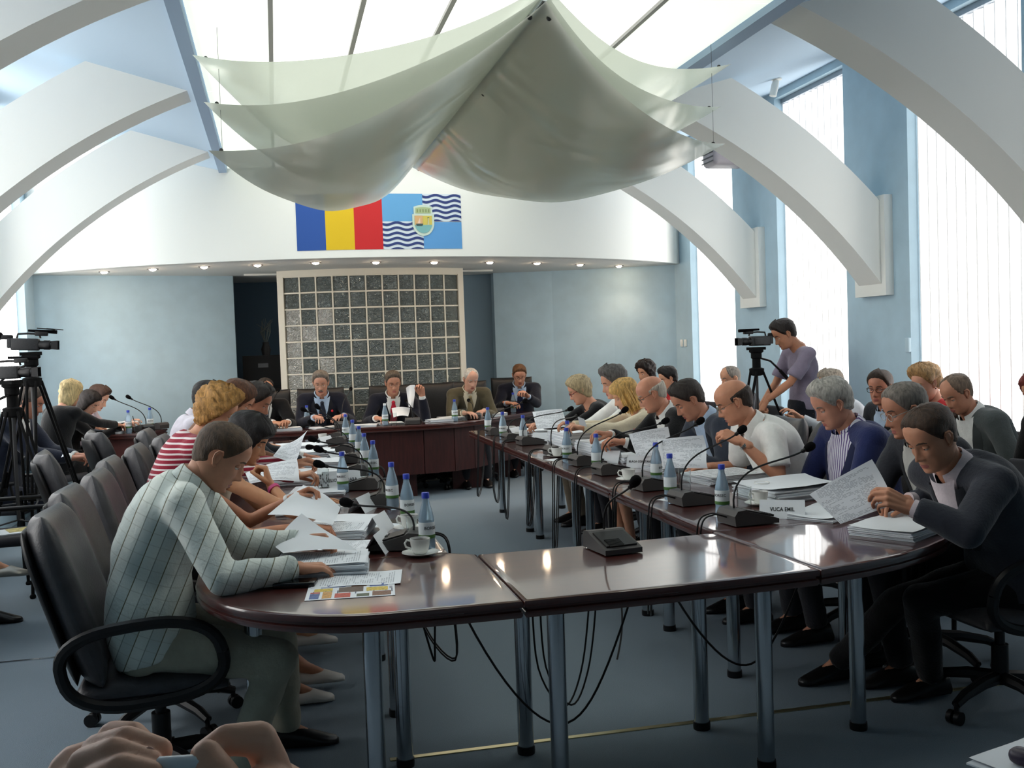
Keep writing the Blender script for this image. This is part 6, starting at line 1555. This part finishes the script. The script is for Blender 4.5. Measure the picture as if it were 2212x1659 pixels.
def camcorder(x, y, z, rz, label, hood=True, fuzzy=False, pitch=0.0):
    """points along local +x"""
    t = thing('video_camera', label, 'video camera', (x, y, z), rz, 'video cameras on tripods'); t.rotation_euler = (0, pitch, rz); t.scale = (0.68, 0.68, 0.68)
    MB().rbox((-0.05, 0, 0.075), (0.26, 0.10, 0.12), 0.015).rbox((-0.02, 0.056, 0.07), (0.12, 0.02, 0.08), 0.006).rbox((-0.19, 0, 0.085), (0.05, 0.08, 0.10), 0.01).build('body', M_camb, t)
    Rx = Matrix.Rotation(PI/2, 3, 'Y')
    MB().lathe([(0.044, 0.0), (0.044, 0.05), (0.048, 0.055), (0.048, 0.11), (0.042, 0.115), (0.042, 0.13)], (0.07, 0, 0.072), 20, rot=Rx).build('lens_barrel', M_black, t)
    MB().lathe([(0.044, 0.0), (0.058, 0.01), (0.066, 0.07), (0.060, 0.07), (0.050, 0.02)], (0.19, 0, 0.072), 4, rot=Matrix.Rotation(PI/4, 3, 'X') @ Rx).build('lens_hood', M_black, t, smooth=False)
    MB().lathe([(0.0, 0.003), (0.038, 0.0), (0.038, -0.004), (0.0, -0.004)], (0.20, 0, 0.072), 18, rot=Rx).build('lens_glass', M_lens, t)
    MB().tube([(-0.13, 0, 0.135), (-0.12, 0, 0.178), (-0.02, 0, 0.185), (0.08, 0, 0.180), (0.09, 0, 0.14)], 0.011, 8).build('carry_handle', M_black, t)
    MB().rbox((0.10, 0.0, 0.185), (0.12, 0.055, 0.045), 0.01).build('mic_mount', M_black, t)
    MB().tube([(-0.03, 0.03, 0.215), (0.24, 0.03, 0.205)], [0.012, 0.020], 12).build('shotgun_microphone', M_foam if True else M_black, t)
    MB().rbox((-0.23, 0, 0.145), (0.13, 0.05, 0.045), 0.012).build('viewfinder', M_black, t)
    if fuzzy: MB().ball((-0.30, 0, 0.155), (0.05, 0.038, 0.042), 12, 8).build('eyecup', M_foam, t)
    if hood: MB().rbox((0.14, 0.02, 0.235), (0.16, 0.09, 0.012), 0.004, Matrix.Rotation(0.06, 3, 'Y')).tube([(0.14, 0.03, 0.24), (0.30, 0.03, 0.228)], 0.004, 6).build('hot_shoe_light', M_black, t)
    return t
pr = atd(1633, 742, 8.55); tripod(pr.x, pr.y, pr.z+0.0-0.03, PI+0.2, 'black tripod under the video camera at right, before the blue pillar', 0.50)
camcorder(pr.x, pr.y, pr.z-0.03, PI, 'black video camera on tripod at right beside the camera operator', hood=False)
pl = atd(66, 754, 7.0); tripod(pl.x, pl.y, pl.z-0.02, 0.2, 'tall black tripod at left under the upper video camera', 0.46)
camcorder(pl.x, pl.y, pl.z-0.02, 0.0, 'upper black video camera with flip-up light at left edge', fuzzy=True, pitch=0.05)
p2 = atd(24, 815, 6.6); tripod(p2.x, p2.y, p2.z-0.02, 1.3, 'second black tripod at left edge under the lower video camera', 0.40)
camcorder(p2.x, p2.y, p2.z-0.02, -0.12, 'lower black video camera cut by the left edge', hood=False)
# ceiling spotlight, wall fan-coil, switches, cabinet, plant
def lamp_spot(px, py, label):
    p = onz(px, py, 3.78); p.z = ceil_z(p.x)
    t = thing('track_spotlight', label, 'lamp', (p.x, p.y, ceil_z(p.x)), 0, 'white ceiling spotlights')
    MB().lathe([(0.0, -0.012), (0.045, -0.012), (0.045, 0.0)], n=18).build('base', M_white, t)
    R = Matrix.Rotation(0.25, 3, 'Y'); MB().lathe([(0.0, -0.16), (0.030, -0.155), (0.032, -0.06), (0.026, -0.02), (0.0, -0.012)], n=16, rot=R).build('barrel', M_white, t)
lamp_spot(1677, 157, 'white ceiling spotlight beside the middle right window'); lamp_spot(1998, -12, 'white ceiling spotlight above the nearest right window')
ac = thing('air_conditioner', 'grey fan unit hanging below the middle arch at right', 'air conditioner', onx(1571, 341, 4.45))
MB().rbox((0, 0, 0), (0.42, 0.30, 0.18), 0.05).build('case', mat('ac_grey', (168, 160, 164), 0.5), ac)
for k in range(3): MB().box((-0.214, 0, -0.05+0.045*k), (0.006, 0.26, 0.012)).build('louvre', M_dgrey, ac, smooth=False)
for i, (px, w) in enumerate(((1474, 'left'), (1482, 'right'))):
    p = onx(px, 741, XR); s = thing('light_switch', 'small pale light switch by the far right window, the %s one of the pair' % w, 'switch', (XR-0.001, p.y, p.z), 0, 'pair of light switches')
    MB().rbox((-0.006, 0, 0), (0.012, 0.07, 0.085), 0.004).build('plate', M_white, s); MB().box((-0.014, 0, 0), (0.005, 0.035, 0.05)).build('rocker', M_white, s, smooth=False)
th_ = onx(1975, 745, XR); t_ = thing('wall_thermostat', 'small pale blue wall box on the jamb of the nearest right window', 'switch', (XR-0.002, th_.y+0.06, th_.z))
MB().rbox((-0.012, 0, 0), (0.024, 0.05, 0.11), 0.005).build('case', mat('pale_blue_plastic', (190, 214, 226), .5), t_)
cb = thing('filing_cabinet', 'black drawer cabinet in the dark alcove beside the glass blocks', 'cabinet', (-0.16, 12.75, 0))
MB().b2(-0.24, 0.24, 0, 0.45, 0, 1.50).build('body', M_black, cb, smooth=False)
for k in range(4):
    d = MB().b2(-0.225, 0.225, -0.018, 0, 0.03+0.365*k, 0.385+0.365*k).build('drawer', M_black, cb, smooth=False)
    MB().b2(-0.06, 0.06, -0.022, -0.018, 0.26+0.365*k, 0.31+0.365*k).build('label_holder', mat('grey_label', (110, 112, 116), .5), d, smooth=False)
pv = thing('vase', 'pale dry twig bundle in a vase on the black cabinet', 'vase', (-0.12, 12.95, 1.501))
MB().lathe([(0.0, 0), (0.045, 0), (0.06, 0.07), (0.035, 0.14), (0.04, 0.16), (0.03, 0.16)], n=16).build('pot', M_dgrey, pv)
tw = MB(); rn = random.Random(3)
for k in range(14): tw.tube([(0, 0, 0.12), (rn.uniform(-.06, .06), rn.uniform(-.05, .05), 0.28), (rn.uniform(-.12, .10), rn.uniform(-.08, .08), 0.36+rn.uniform(0, .1))], [.004, .007, .003], 5)
tw.build('twigs', mat('dry_twig', (120, 130, 130), .8), pv)['kind'] = 'stuff'
